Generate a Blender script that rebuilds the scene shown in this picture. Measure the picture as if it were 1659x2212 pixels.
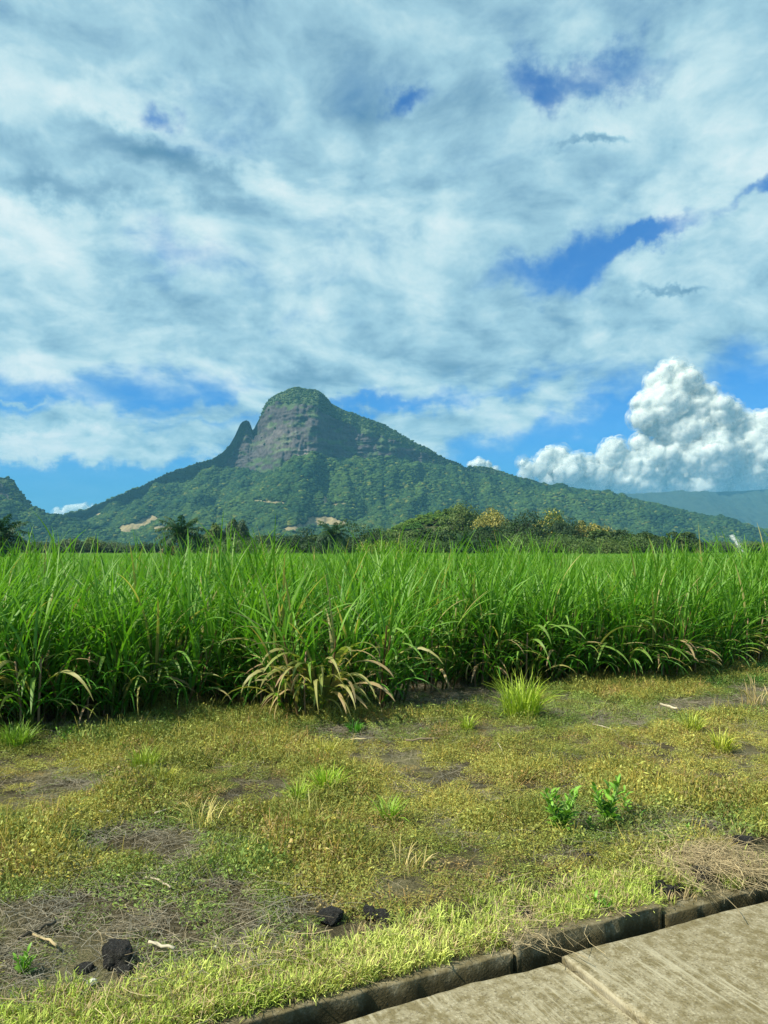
import bpy, math, random
import numpy as np
from mathutils import Vector, Matrix

for o in list(bpy.data.objects):
    bpy.data.objects.remove(o)
scene = bpy.context.scene
COL = scene.collection
R = math.radians
rng = np.random.default_rng(11)
random.seed(11)

# ------------------------------------------------------------------ camera
F = 1640.0                       # focal length in the 1659 x 2212 working grid
CX, CY, HOR = 829.5, 1106.0, 1187.0
CAMZ = 2.32
PITCH = math.atan((HOR - CY) / F)
cd = bpy.data.cameras.new('camera')
cam = bpy.data.objects.new('camera', cd)
COL.objects.link(cam)
cam.location = (0, 0, CAMZ)
cam.rotation_euler = (math.pi / 2 + PITCH, 0, 0)
cd.sensor_fit = 'VERTICAL'
cd.angle_y = 2 * math.atan(CY / F)
cd.clip_start = 0.1
cd.clip_end = 80000
scene.camera = cam

def ray(px, py):
    x = (px - CX) / F; up = (CY - py) / F
    c, s = math.cos(PITCH), math.sin(PITCH)
    return np.array([x, c - s * up, s + c * up])
def at(px, py, Y):
    d = ray(px, py)
    return np.array([0, 0, CAMZ]) + d * (Y / d[1])
def gnd(px, py, z=0.0):
    d = ray(px, py)
    return np.array([0, 0, CAMZ]) + d * ((z - CAMZ) / d[2])
def to_px(p):
    c, s = math.cos(PITCH), math.sin(PITCH)
    y, z = p[..., 1], p[..., 2] - CAMZ
    f = c * y + s * z; u = -s * y + c * z
    return CX + F * p[..., 0] / f, CY - F * u / f

# ------------------------------------------------------------------ light
SUN_EL, SUN_AZ = R(48), R(-112)      # azimuth measured from +Y (view) towards +X
EXPO = 0.9
KX = 2 ** EXPO
sl = bpy.data.lights.new('sun', 'SUN')
sl.energy = 4.8; sl.angle = R(0.6); sl.color = (1.0, 0.93, 0.76)
so = bpy.data.objects.new('sun', sl); COL.objects.link(so)
sdir = Vector((math.sin(SUN_AZ) * math.cos(SUN_EL), math.cos(SUN_AZ) * math.cos(SUN_EL), math.sin(SUN_EL)))
so.rotation_euler = sdir.to_track_quat('Z', 'Y').to_euler()
so.location = sdir * 50
scene.view_settings.view_transform = 'Standard'
scene.view_settings.look = 'None'
scene.view_settings.exposure = EXPO
scene.view_settings.gamma = 1
scene.view_settings.use_curve_mapping = False
cy = scene.cycles
cy.use_denoising = True
try:
    cy.denoiser = 'OPENIMAGEDENOISE'; cy.denoising_input_passes = 'RGB_ALBEDO_NORMAL'; cy.denoising_prefilter = 'ACCURATE'
except Exception:
    pass
cy.max_bounces = 6; cy.diffuse_bounces = 3; cy.glossy_bounces = 2; cy.transmission_bounces = 4
cy.transparent_max_bounces = 12; cy.volume_bounces = 1; cy.use_adaptive_sampling = True; cy.adaptive_threshold = 0.012
cy.sample_clamp_indirect = 6; cy.caustics_reflective = False; cy.caustics_refractive = False
try: cy.volume_step_rate = 1
except Exception: pass

# ------------------------------------------------------------------ node helpers
class NT:
    def __init__(s, tree): s.t = tree; s.n = tree.nodes; s.l = tree.links
    def new(s, typ, **kw):
        n = s.n.new(typ)
        for k, v in kw.items(): setattr(n, k, v)
        return n
    def put(s, sock, v):
        if hasattr(v, 'is_output') or isinstance(v, bpy.types.NodeSocket): s.l.new(v, sock)
        elif v is not None: sock.default_value = v
    def math(s, op, a, b=None, c=None, clamp=False):
        n = s.new('ShaderNodeMath', operation=op, use_clamp=clamp)
        s.put(n.inputs[0], a)
        if b is not None: s.put(n.inputs[1], b)
        if c is not None: s.put(n.inputs[2], c)
        return n.outputs[0]
    def vmath(s, op, a, b=None, scale=None):
        n = s.new('ShaderNodeVectorMath', operation=op)
        s.put(n.inputs[0], a)
        if b is not None: s.put(n.inputs[1], b)
        if scale is not None: s.put(n.inputs['Scale'], scale)
        return n.outputs['Value'] if op in ('LENGTH', 'DOT_PRODUCT', 'DISTANCE') else n.outputs[0]
    def noise(s, vec, scale, detail=4, rough=0.55, dist=0.0, out='Fac', dim='3D', lac=2.0):
        n = s.new('ShaderNodeTexNoise'); n.noise_dimensions = dim
        s.put(n.inputs['Vector'], vec); n.inputs['Scale'].default_value = scale
        n.inputs['Detail'].default_value = detail; n.inputs['Roughness'].default_value = rough
        n.inputs['Distortion'].default_value = dist; n.inputs['Lacunarity'].default_value = lac
        return n.outputs[0] if out == 'Fac' else n.outputs['Color']
    def ramp(s, fac, stops, interp='LINEAR'):
        n = s.new('ShaderNodeValToRGB'); cr = n.color_ramp; cr.interpolation = interp
        while len(cr.elements) < len(stops): cr.elements.new(0.5)
        for e, (p, c) in zip(cr.elements, stops):
            e.position = p; e.color = (*c, 1) if len(c) == 3 else c
        s.put(n.inputs[0], fac); return n.outputs[0]
    def maprange(s, v, a, b, c=0.0, d=1.0, smooth=True):
        n = s.new('ShaderNodeMapRange'); n.interpolation_type = 'SMOOTHSTEP' if smooth else 'LINEAR'
        s.put(n.inputs[0], v)
        for i, q in enumerate((a, b, c, d)): s.put(n.inputs[i + 1], q)
        return n.outputs[0]
    def mix(s, fac, a, b, blend='MIX'):
        n = s.new('ShaderNodeMix', data_type='RGBA', blend_type=blend)
        s.put(n.inputs['Factor'], fac)
        def c4(v): return (*v, 1) if isinstance(v, tuple) and len(v) == 3 else v
        s.put(n.inputs[6], c4(a)); s.put(n.inputs[7], c4(b)); return n.outputs[2]
    def bump(s, h, strength, dist=0.02):
        n = s.new('ShaderNodeBump'); n.inputs['Strength'].default_value = strength; n.inputs['Distance'].default_value = dist
        s.put(n.inputs['Height'], h); return n.outputs[0]

def lin(r, g, b):
    def f(c):
        c /= 255.0
        return c / 12.92 if c <= 0.04045 else ((c + 0.055) / 1.055) ** 2.4
    return (f(r), f(g), f(b))
def sk(r, g, b):                   # sky colour as seen, undone for exposure
    return tuple(c / KX for c in lin(r, g, b))

# ------------------------------------------------------------------ sky
def build_world():
    w = bpy.data.worlds.new('World'); scene.world = w; w.use_nodes = True
    T = NT(w.node_tree); T.n.clear()
    out = T.new('ShaderNodeOutputWorld'); bg = T.new('ShaderNodeBackground')
    STR = 0.1
    bg.inputs[1].default_value = STR
    T.l.new(bg.outputs[0], out.inputs[0])
    sky = T.new('ShaderNodeTexSky'); sky.sky_type = 'NISHITA'; sky.sun_disc = False
    sky.sun_elevation = SUN_EL; sky.sun_rotation = SUN_AZ
    sky.air_density = 1.1; sky.dust_density = 0.4; sky.ozone_density = 2.2
    tc = T.new('ShaderNodeTexCoord')
    d = tc.outputs['Generated']
    sep = T.new('ShaderNodeSeparateXYZ'); T.l.new(d, sep.inputs[0])
    x, y, z = sep.outputs
    az = T.math('ARCTAN2', x, y)
    hyp = T.math('SQRT', T.math('ADD', T.math('MULTIPLY', x, x), T.math('MULTIPLY', y, y)))
    el = T.math('ARCTAN2', z, hyp)
    comb = T.new('ShaderNodeCombineXYZ'); T.l.new(az, comb.inputs[0]); T.l.new(el, comb.inputs[1])
    ae = comb.outputs[0]
    # projection on the cloud deck
    zz = T.math('MAXIMUM', T.math('ADD', z, 0.30), 0.06)
    pc = T.new('ShaderNodeCombineXYZ')
    T.l.new(T.math('DIVIDE', x, zz), pc.inputs[0]); T.l.new(T.math('DIVIDE', y, zz), pc.inputs[1])
    p = pc.outputs[0]
    wn = T.noise(p, 2.2, 3, 0.5, out='Color')
    pw = T.vmath('ADD', p, T.vmath('SCALE', T.vmath('SUBTRACT', wn, (0.5, 0.5, 0.5)), scale=0.22))
    wa = T.noise(ae, 11.0, 6, 0.62, out='Color')
    aew = T.vmath('ADD', ae, T.vmath('SCALE', T.vmath('SUBTRACT', wa, (0.5, 0.5, 0.5)), scale=0.13))
    def blob(px, py, rx, ry, amp, rot=0.0, warped=True):
        q = ray(px, py)
        a0 = math.atan2(q[0], q[1]); e0 = math.atan2(q[2], math.hypot(q[0], q[1]))
        c = math.cos(a0) * math.cos(e0)
        m = T.new('ShaderNodeMapping'); m.vector_type = 'TEXTURE'
        T.l.new(aew if warped else ae, m.inputs[0])
        m.inputs['Location'].default_value = (a0, e0, 0)
        m.inputs['Rotation'].default_value = (0, 0, R(rot))
        k = 1.25
        m.inputs['Scale'].default_value = (k * rx / F * c / math.cos(e0), k * ry / F * c * c, 1)
        ln = T.vmath('LENGTH', m.outputs[0])
        return T.math('MULTIPLY', T.maprange(ln, 0.0, 1.0, 1.0, 0.0), amp * 0.85)
    def add(vals):
        s = vals[0]
        for v in vals[1:]: s = T.math('ADD', s, v)
        return s
    # the deck: broad noise, puffs, fine fray, and where it is thick or open
    n1 = T.noise(pw, 2.1, 8, 0.55)
    n2 = T.noise(T.vmath('ADD', pw, (3.1, 7.7, 2.0)), 7.0, 8, 0.6)
    c = lambda v, k: T.math('MULTIPLY', T.math('SUBTRACT', v, 0.5), k)
    cover = T.math('ADD', T.maprange(el, R(9), R(17), 0.0, 0.26), T.maprange(el, R(4), R(8), -0.25, 0.0))
    holes = add([
        blob(1270, 170, 260, 72, -0.50, -4), blob(1160, 135, 90, 80, -0.28), blob(878, 240, 85, 40, -0.50, 8), blob(340, 262, 62, 48, -0.42),
        blob(395, 525, 190, 85, -0.34, -10), blob(1205, 555, 230, 62, -0.55, 8), blob(1420, 500, 150, 46, -0.46, 25), blob(1300, 570, 260, 60, -0.22, 14),
        blob(1670, 400, 100, 42, -0.45, 10), blob(660, 690, 150, 40, -0.26, 10), blob(1590, 440, 160, 30, -0.20, 12),
        blob(160, 850, 520, 80, -0.34, 4), blob(480, 800, 300, 50, -0.22, 4), blob(1560, 850, 420, 130, -0.42, 8), blob(1330, 950, 480, 80, -0.30, 8), blob(980, 852, 360, 26, -0.24, 8), blob(760, 880, 300, 30, -0.2),
        blob(250, 1070, 700, 90, -0.45), blob(1180, 1030, 400, 70, -0.3),
        # bands low on the left, cap over the summit, sheets right of it
        blob(60, 925, 360, 85, 0.62, 4), blob(330, 962, 420, 46, 0.52, 3), blob(560, 868, 260, 24, 0.40, 4), blob(470, 896, 130, 18, 0.34, 8),
        blob(45, 850, 60, 12, 0.34), blob(670, 810, 130, 60, 0.50), blob(640, 800, 700, 40, 0.14, 6), blob(960, 905, 420, 56, 0.40, 10),
        blob(760, 730, 600, 110, 0.14), blob(1090, 780, 460, 75, 0.16), blob(200, 700, 500, 110, 0.16),
    ])
    D = add([c(n1, 1.05), c(n2, 0.62), cover, holes, 0.52])
    alpha = T.math('MULTIPLY', T.maprange(D, 0.22, 0.76, 0.10, 1.0), 0.97)
    # brightness: puffs catch the sun on one side, thick parts are grey underneath
    sunp = (-0.05, 0.03, 0)
    m2 = T.noise(T.vmath('ADD', T.vmath('ADD', pw, (3.1, 7.7, 2.0)), sunp), 7.0, 8, 0.6)
    m1 = T.noise(T.vmath('ADD', pw, (-0.10, 0.06, 0)), 2.1, 8, 0.55)
    n3 = T.noise(T.vmath('ADD', p, (11.3, 4.2, 0.7)), 1.6, 5, 0.5)
    bl = add([
        blob(40, 200, 330, 200, 0.22), blob(110, 560, 480, 150, 0.26), blob(310, 225, 230, 70, 0.16), blob(420, 318, 330, 50, 0.24, -14), blob(60, 470, 300, 60, 0.14),
        blob(800, 560, 520, 230, 0.13), blob(120, 760, 620, 90, 0.20), blob(1390, 440, 250, 70, 0.14), blob(1250, 280, 300, 100, 0.10), blob(100, 955, 420, 60, 0.30), blob(620, 430, 250, 70, 0.12), blob(900, 250, 50, 30, 0.2),
        blob(720, 110, 520, 200, -0.20), blob(930, 330, 420, 130, -0.12, -12), blob(390, 378, 230, 56, -0.34, -14), blob(170, 412, 230, 40, -0.26, 4),
        blob(330, 595, 200, 78, -0.30, -26), blob(1280, 305, 85, 20, -0.5, -4), blob(1455, 632, 75, 15, -0.45), blob(1500, 60, 320, 160, -0.12), blob(120, 330, 280, 60, -0.16), blob(180, 270, 160, 50, -0.14),
        blob(70, 915, 260, 30, -0.22, 2), blob(670, 815, 100, 45, -0.34), blob(1300, 690, 700, 110, -0.05)])
    br = add([T.math('MULTIPLY', T.math('SUBTRACT', n2, m2), 0.75), T.math('MULTIPLY', T.math('SUBTRACT', n1, m1), 1.0), c(n3, 0.55), c(n1, 0.32), c(n2, 0.16), bl, 0.55])
    cc = T.ramp(br, [(0.08, sk(104, 150, 176)), (0.32, sk(136, 178, 200)), (0.52, sk(168, 209, 224)), (0.70, sk(202, 233, 239)), (0.92, sk(234, 250, 250))])
    cc = T.vmath('SCALE', cc, scale=1 / STR)
    # clear sky: deeper than the raw model, as the tinted glass shows it
    skc = T.vmath('MULTIPLY', sky.outputs[0], (0.08, 0.42, 0.82))
    low = T.maprange(el, R(-1), R(9), 0.5, 0.0)
    skc = T.mix(low, skc, tuple(q / STR for q in sk(40, 128, 200)))
    col = T.mix(alpha, skc, cc)
    T.l.new(col, bg.inputs[0])
    w.cycles.sampling_method = 'MANUAL'; w.cycles.sample_map_resolution = 512
build_world()

# ------------------------------------------------------------------ mesh helpers
def link(o, parent=None):
    COL.objects.link(o)
    if parent is not None: o.parent = parent
    return o
def make_mesh(name, V, Fc, mat=None, col=None, smooth=False):
    """V (n,3); Fc (m,3|4) or list of such arrays; col (n,3) per-vertex colour"""
    me = bpy.data.meshes.new(name)
    V = np.asarray(V, np.float32)
    if not isinstance(Fc, list) or isinstance(Fc[0], tuple): Fc = [Fc]
    Fc = [np.asarray(f, np.int32) for f in Fc if len(f)]
    loops = np.concatenate([f.ravel() for f in Fc])
    sizes = np.concatenate([np.full(len(f), f.shape[1], np.int32) for f in Fc])
    starts = np.concatenate([[0], np.cumsum(sizes)[:-1]]).astype(np.int32)
    me.vertices.add(len(V)); me.vertices.foreach_set('co', V.ravel())
    me.loops.add(len(loops)); me.loops.foreach_set('vertex_index', loops)
    me.polygons.add(len(sizes)); me.polygons.foreach_set('loop_start', starts); me.polygons.foreach_set('loop_total', sizes)
    if smooth: me.polygons.foreach_set('use_smooth', np.ones(len(sizes), bool))
    if col is not None:
        a = me.attributes.new('col', 'FLOAT_COLOR', 'POINT')
        c4 = np.ones((len(V), 4), np.float32); c4[:, :3] = col
        a.data.foreach_set('color', c4.ravel())
    me.update(calc_edges=True)
    if mat: me.materials.append(mat)
    return me
def obj(name, me, parent=None, loc=None, rotz=None):
    o = bpy.data.objects.new(name, me); link(o, parent)
    if loc is not None: o.location = [float(q) for q in loc]
    if rotz is not None: o.rotation_euler = (0, 0, float(rotz))
    return o
def empty(name, loc, rotz=0.0):
    o = bpy.data.objects.new(name, None); link(o); o.empty_display_size = 0.2
    o.location = [float(q) for q in loc]; o.rotation_euler = (0, 0, float(rotz)); return o
def tag(o, label, cat, group=None):
    o['label'] = label; o['category'] = cat
    if group: o['group'] = group
    return o
def kind(o, k): o['kind'] = k; return o

class MB:
    """collects vertices, quads, triangles and vertex colours"""
    def __init__(s): s.V = []; s.Q = []; s.T = []; s.C = []; s.n = 0
    def add(s, V, Q=None, T=None, C=(1, 1, 1)):
        V = np.asarray(V, float)
        if Q is not None and len(Q): s.Q.append(np.asarray(Q) + s.n)
        if T is not None and len(T): s.T.append(np.asarray(T) + s.n)
        C = np.asarray(C, float)
        if C.ndim == 1: C = np.tile(C, (len(V), 1))
        s.V.append(V); s.C.append(C); s.n += len(V)
    def mesh(s, name, mat, smooth=False):
        F_ = []
        if s.Q: F_.append(np.concatenate(s.Q))
        if s.T: F_.append(np.concatenate(s.T))
        return make_mesh(name, np.concatenate(s.V), F_, mat, np.concatenate(s.C), smooth)

def tube(path, rad, sides=6, cap=True):
    path = np.asarray(path, float); n = len(path); rad = np.broadcast_to(np.asarray(rad, float), (n,))
    tn = np.gradient(path, axis=0); tn /= np.linalg.norm(tn, axis=1)[:, None] + 1e-9
    ref = np.array([0, 0, 1.0]) if abs(tn[0][2]) < 0.8 else np.array([1.0, 0, 0])
    a = np.cross(tn, ref); a /= np.linalg.norm(a, axis=1)[:, None] + 1e-9
    b = np.cross(tn, a)
    th = np.linspace(0, 2 * np.pi, sides, endpoint=False)
    V = path[:, None] + rad[:, None, None] * (np.cos(th)[None, :, None] * a[:, None] + np.sin(th)[None, :, None] * b[:, None])
    V = V.reshape(-1, 3); Q = []
    for i in range(n - 1):
        for j in range(sides):
            k = (j + 1) % sides
            Q.append((i * sides + j, i * sides + k, (i + 1) * sides + k, (i + 1) * sides + j))
    T_ = []
    if cap:
        V = np.vstack([V, path[:1], path[-1:]]); c0, c1 = len(V) - 2, len(V) - 1
        for j in range(sides):
            k = (j + 1) % sides
            T_.append((c0, k, j)); T_.append((c1, (n - 1) * sides + j, (n - 1) * sides + k))
    return V, Q, T_

# ------------------------------------------------------------------ numpy noise
def _hash(ix, iy, iz, seed):
    h = (ix.astype(np.int64) * 374761393 + iy.astype(np.int64) * 668265263 + iz.astype(np.int64) * 2147483647 + seed * 1274126177) & 0xFFFFFFFF
    h = ((h ^ (h >> 13)) * 1274126177) & 0xFFFFFFFF
    h = ((h ^ (h >> 16)) * 2246822519) & 0xFFFFFFFF
    return ((h ^ (h >> 15)) & 0xFFFFFF) / float(0xFFFFFF)
def vnoise(x, y, z=0.0, seed=0):
    x, y, z = np.broadcast_arrays(np.asarray(x, float), np.asarray(y, float), np.asarray(z, float))
    ix, iy, iz = np.floor(x), np.floor(y), np.floor(z)
    fx, fy, fz = x - ix, y - iy, z - iz
    fx, fy, fz = [f * f * f * (f * (f * 6 - 15) + 10) for f in (fx, fy, fz)]
    r = 0
    for dx in (0, 1):
        for dy in (0, 1):
            for dz in (0, 1):
                r = r + _hash(ix + dx, iy + dy, iz + dz, seed) * (fx if dx else 1 - fx) * (fy if dy else 1 - fy) * (fz if dz else 1 - fz)
    return r * 2 - 1
def fbm(x, y, z=0.0, octv=4, gain=0.5, seed=0):
    a, s, t = 1.0, 0, 0
    for i in range(octv):
        s = s + a * vnoise(np.asarray(x) * 2 ** i, np.asarray(y) * 2 ** i, np.asarray(z) * 2 ** i, seed + i * 17); t += a; a *= gain
    return s / t
def sstep(a, b, x):
    q = np.clip((np.asarray(x, float) - a) / (b - a), 0, 1); return q * q * (3 - 2 * q)

# ------------------------------------------------------------------ materials
def mat_new(name):
    m = bpy.data.materials.new(name); m.use_nodes = True
    T = NT(m.node_tree); T.n.clear()
    o = T.new('ShaderNodeOutputMaterial'); return m, T, o
def foliage_mat(name, inst=False, rough=0.5, spec=0.4, trans=0.3, tcol=(1.1, 1.25, 0.5)):
    m, T, o = mat_new(name)
    a = T.new('ShaderNodeAttribute', attribute_name='col')
    c = a.outputs['Color']
    if inst:
        b = T.new('ShaderNodeAttribute', attribute_name='tint'); b.attribute_type = 'INSTANCER'
        c = T.mix(1.0, c, b.outputs['Color'], 'MULTIPLY')
    p = T.new('ShaderNodeBsdfPrincipled')
    T.l.new(c, p.inputs['Base Color']); p.inputs['Roughness'].default_value = rough; p.inputs['Specular IOR Level'].default_value = spec
    if trans > 0:
        t = T.new('ShaderNodeBsdfTranslucent'); T.l.new(T.vmath('MULTIPLY', c, tcol), t.inputs[0])
        mx = T.new('ShaderNodeMixShader'); mx.inputs[0].default_value = trans
        T.l.new(p.outputs[0], mx.inputs[1]); T.l.new(t.outputs[0], mx.inputs[2]); T.l.new(mx.outputs[0], o.inputs[0])
    else: T.l.new(p.outputs[0], o.inputs[0])
    return m
M = {}
M['cane'] = foliage_mat('cane_leaf', False, 0.48, 0.32, 0.42)
M['cane_i'] = foliage_mat('cane_leaf_field', True, 0.48, 0.32, 0.42)
M['leaf'] = foliage_mat('leaf', False, 0.5, 0.35, 0.28)
M['leaf_i'] = foliage_mat('leaf_cover', True, 0.6, 0.2, 0.25, (1.1, 1.15, 0.6))
M['tree'] = foliage_mat('tree_leaf', False, 0.6, 0.25, 0.22)
M['tree_i'] = foliage_mat('tree_leaf_far', True, 0.7, 0.15, 0.15)
M['straw_i'] = foliage_mat('straw', True, 0.7, 0.2, 0.1, (1, 1, 0.9))
M['straw'] = foliage_mat('straw_single', False, 0.7, 0.2, 0.0)
M['forest_i'] = foliage_mat('forest_crown', True, 0.85, 0.05, 0.0)

def attr_rock(name, scale, bump, dist, var=0.35, rough=0.9):
    m, T, o = mat_new(name)
    a = T.new('ShaderNodeAttribute', attribute_name='col')
    g = T.new('ShaderNodeNewGeometry')
    n = T.noise(g.outputs['Position'], scale, 8, 0.6)
    f = T.maprange(n, 0.25, 0.75, 1 - var, 1 + var)
    c = T.vmath('SCALE', a.outputs['Color'], scale=f)
    p = T.new('ShaderNodeBsdfPrincipled'); T.l.new(c, p.inputs['Base Color'])
    p.inputs['Roughness'].default_value = rough; p.inputs['Specular IOR Level'].default_value = 0.15
    T.l.new(T.bump(n, bump, dist), p.inputs['Normal']); T.l.new(p.outputs[0], o.inputs[0]); return m
M['mountain'] = attr_rock('mountain_surface', 0.06, 0.7, 6.0)
M['bark'] = attr_rock('bark', 6.0, 0.6, 0.05)

def concrete_mat(name, grooves=False, moss=0.5):
    m, T, o = mat_new(name)
    tc = T.new('ShaderNodeTexCoord'); v = tc.outputs['Object']
    n1 = T.noise(v, 1.3, 6, 0.6); n2 = T.noise(v, 13, 6, 0.65); n3 = T.noise(v, 70, 4, 0.65)
    c = T.ramp(n1, [(0.3, (0.195, 0.170, 0.105)), (0.7, (0.265, 0.235, 0.155))])
    c = T.mix(T.maprange(n2, 0.40, 0.62, 0.0, 0.85), c, (0.125, 0.102, 0.046), 'MIX')
    vor = T.new('ShaderNodeTexVoronoi'); T.l.new(T.vmath('ADD', v, T.vmath('SCALE', T.noise(v, 40, 2, 0.5, out='Color'), scale=0.03)), vor.inputs['Vector']); vor.inputs['Scale'].default_value = 42
    ag = T.maprange(vor.outputs['Distance'], 0.15, 0.5, 1.0, 0.0)
    c = T.mix(T.math('MULTIPLY', ag, T.maprange(n2, 0.35, 0.65, 0.65, 0.1)), c, (0.36, 0.33, 0.24))
    c = T.mix(T.maprange(n3, 0.50, 0.68, 0.0, 0.7), c, (0.075, 0.062, 0.036))
    st = T.noise(T.vmath('ADD', v, (9, 2, 1)), 0.9, 7, 0.65)
    c = T.mix(T.maprange(st, 0.50, 0.70, 0.0, 0.6), c, (0.11, 0.095, 0.055))
    h = T.math('ADD', T.math('MULTIPLY', n3, 0.6), T.math('ADD', T.math('MULTIPLY', n2, 0.5), T.math('MULTIPLY', ag, 0.25)))
    if grooves:
        sep = T.new('ShaderNodeSeparateXYZ'); T.l.new(v, sep.inputs[0])
        gv = T.new('ShaderNodeCombineXYZ')
        T.l.new(T.math('MULTIPLY', sep.outputs[0], 30.0), gv.inputs[0]); T.l.new(T.math('MULTIPLY', sep.outputs[1], 1.3), gv.inputs[1])
        gr = T.noise(gv.outputs[0], 1.0, 5, 0.65)
        where = T.maprange(T.noise(v, 1.7, 4, 0.55), 0.46, 0.64)
        gm = T.math('MULTIPLY', T.maprange(gr, 0.48, 0.62), T.math('ADD', 0.06, T.math('MULTIPLY', where, 0.7)))
        c = T.mix(gm, c, (0.34, 0.31, 0.22))
        h = T.math('ADD', h, T.math('MULTIPLY', gr, T.math('MULTIPLY', where, 1.3)))
    else:
        # drain wall goes blacker below its top edge, with a ragged upper limit
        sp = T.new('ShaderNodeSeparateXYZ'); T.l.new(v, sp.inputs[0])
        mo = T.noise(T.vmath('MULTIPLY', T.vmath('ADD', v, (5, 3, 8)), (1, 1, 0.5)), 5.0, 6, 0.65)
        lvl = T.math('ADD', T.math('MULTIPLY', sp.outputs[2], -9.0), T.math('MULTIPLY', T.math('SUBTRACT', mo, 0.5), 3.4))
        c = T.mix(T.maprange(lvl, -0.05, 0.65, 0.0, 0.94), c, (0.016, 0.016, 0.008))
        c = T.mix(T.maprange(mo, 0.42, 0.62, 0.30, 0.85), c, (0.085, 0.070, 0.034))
    p = T.new('ShaderNodeBsdfPrincipled'); T.l.new(c, p.inputs['Base Color'])
    p.inputs['Roughness'].default_value = 0.9; p.inputs['Specular IOR Level'].default_value = 0.15
    T.l.new(T.bump(h, 0.8, 0.006), p.inputs['Normal']); T.l.new(p.outputs[0], o.inputs[0]); return m
M['pave'] = concrete_mat('brushed_concrete', True, 0.25)
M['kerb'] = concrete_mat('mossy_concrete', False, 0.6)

def ground_mat():
    m, T, o = mat_new('soil')
    g = T.new('ShaderNodeNewGeometry'); v = g.outputs['Position']
    n1 = T.noise(v, 0.9, 6, 0.6); n2 = T.noise(v, 14, 8, 0.7); n3 = T.noise(v, 60, 4, 0.65)
    c = T.ramp(n2, [(0.28, (0.022, 0.020, 0.012)), (0.52, (0.075, 0.064, 0.036)), (0.75, (0.18, 0.155, 0.10))])
    c = T.mix(T.maprange(n1, 0.45, 0.68), c, T.ramp(n3, [(0.35, (0.07, 0.075, 0.028)), (0.7, (0.27, 0.24, 0.14))]))
    p = T.new('ShaderNodeBsdfPrincipled'); T.l.new(c, p.inputs['Base Color']); p.inputs['Roughness'].default_value = 0.95
    p.inputs['Specular IOR Level'].default_value = 0.1
    T.l.new(T.bump(T.math('ADD', n2, T.math('MULTIPLY', n3, 0.5)), 0.9, 0.05), p.inputs['Normal'])
    T.l.new(p.outputs[0], o.inputs[0]); return m
M['soil'] = ground_mat()
def stone_mat():
    m, T, o = mat_new('basalt')
    tc = T.new('ShaderNodeTexCoord'); v = tc.outputs['Object']
    n = T.noise(v, 4.5, 8, 0.72); n2 = T.noise(v, 1.6, 4, 0.6)
    c = T.ramp(n, [(0.3, (0.016, 0.016, 0.016)), (0.55, (0.065, 0.062, 0.058)), (0.75, (0.20, 0.19, 0.17))])
    c = T.mix(T.maprange(n2, 0.52, 0.72, 0, 0.5), c, (0.045, 0.050, 0.022))
    p = T.new('ShaderNodeBsdfPrincipled'); T.l.new(c, p.inputs['Base Color']); p.inputs['Roughness'].default_value = 0.9
    p.inputs['Specular IOR Level'].default_value = 0.2
    T.l.new(T.bump(n, 1.0, 0.25), p.inputs['Normal']); T.l.new(p.outputs[0], o.inputs[0]); return m
M['stone'] = stone_mat()
def plain(name, c, rough=0.6, spec=0.3):
    m, T, o = mat_new(name)
    p = T.new('ShaderNodeBsdfPrincipled')
    tc = T.new('ShaderNodeTexCoord'); n = T.noise(tc.outputs['Object'], 8, 5, 0.6)
    T.l.new(T.vmath('SCALE', c, scale=T.maprange(n, 0.3, 0.7, 0.8, 1.15)), p.inputs['Base Color'])
    p.inputs['Roughness'].default_value = rough; p.inputs['Specular IOR Level'].default_value = spec
    T.l.new(p.outputs[0], o.inputs[0]); return m
M['white_stone'] = plain('pale_pebble', (0.6, 0.58, 0.52))
M['pipe'] = plain('galvanised_pipe', (0.3, 0.31, 0.32), 0.4)

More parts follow.
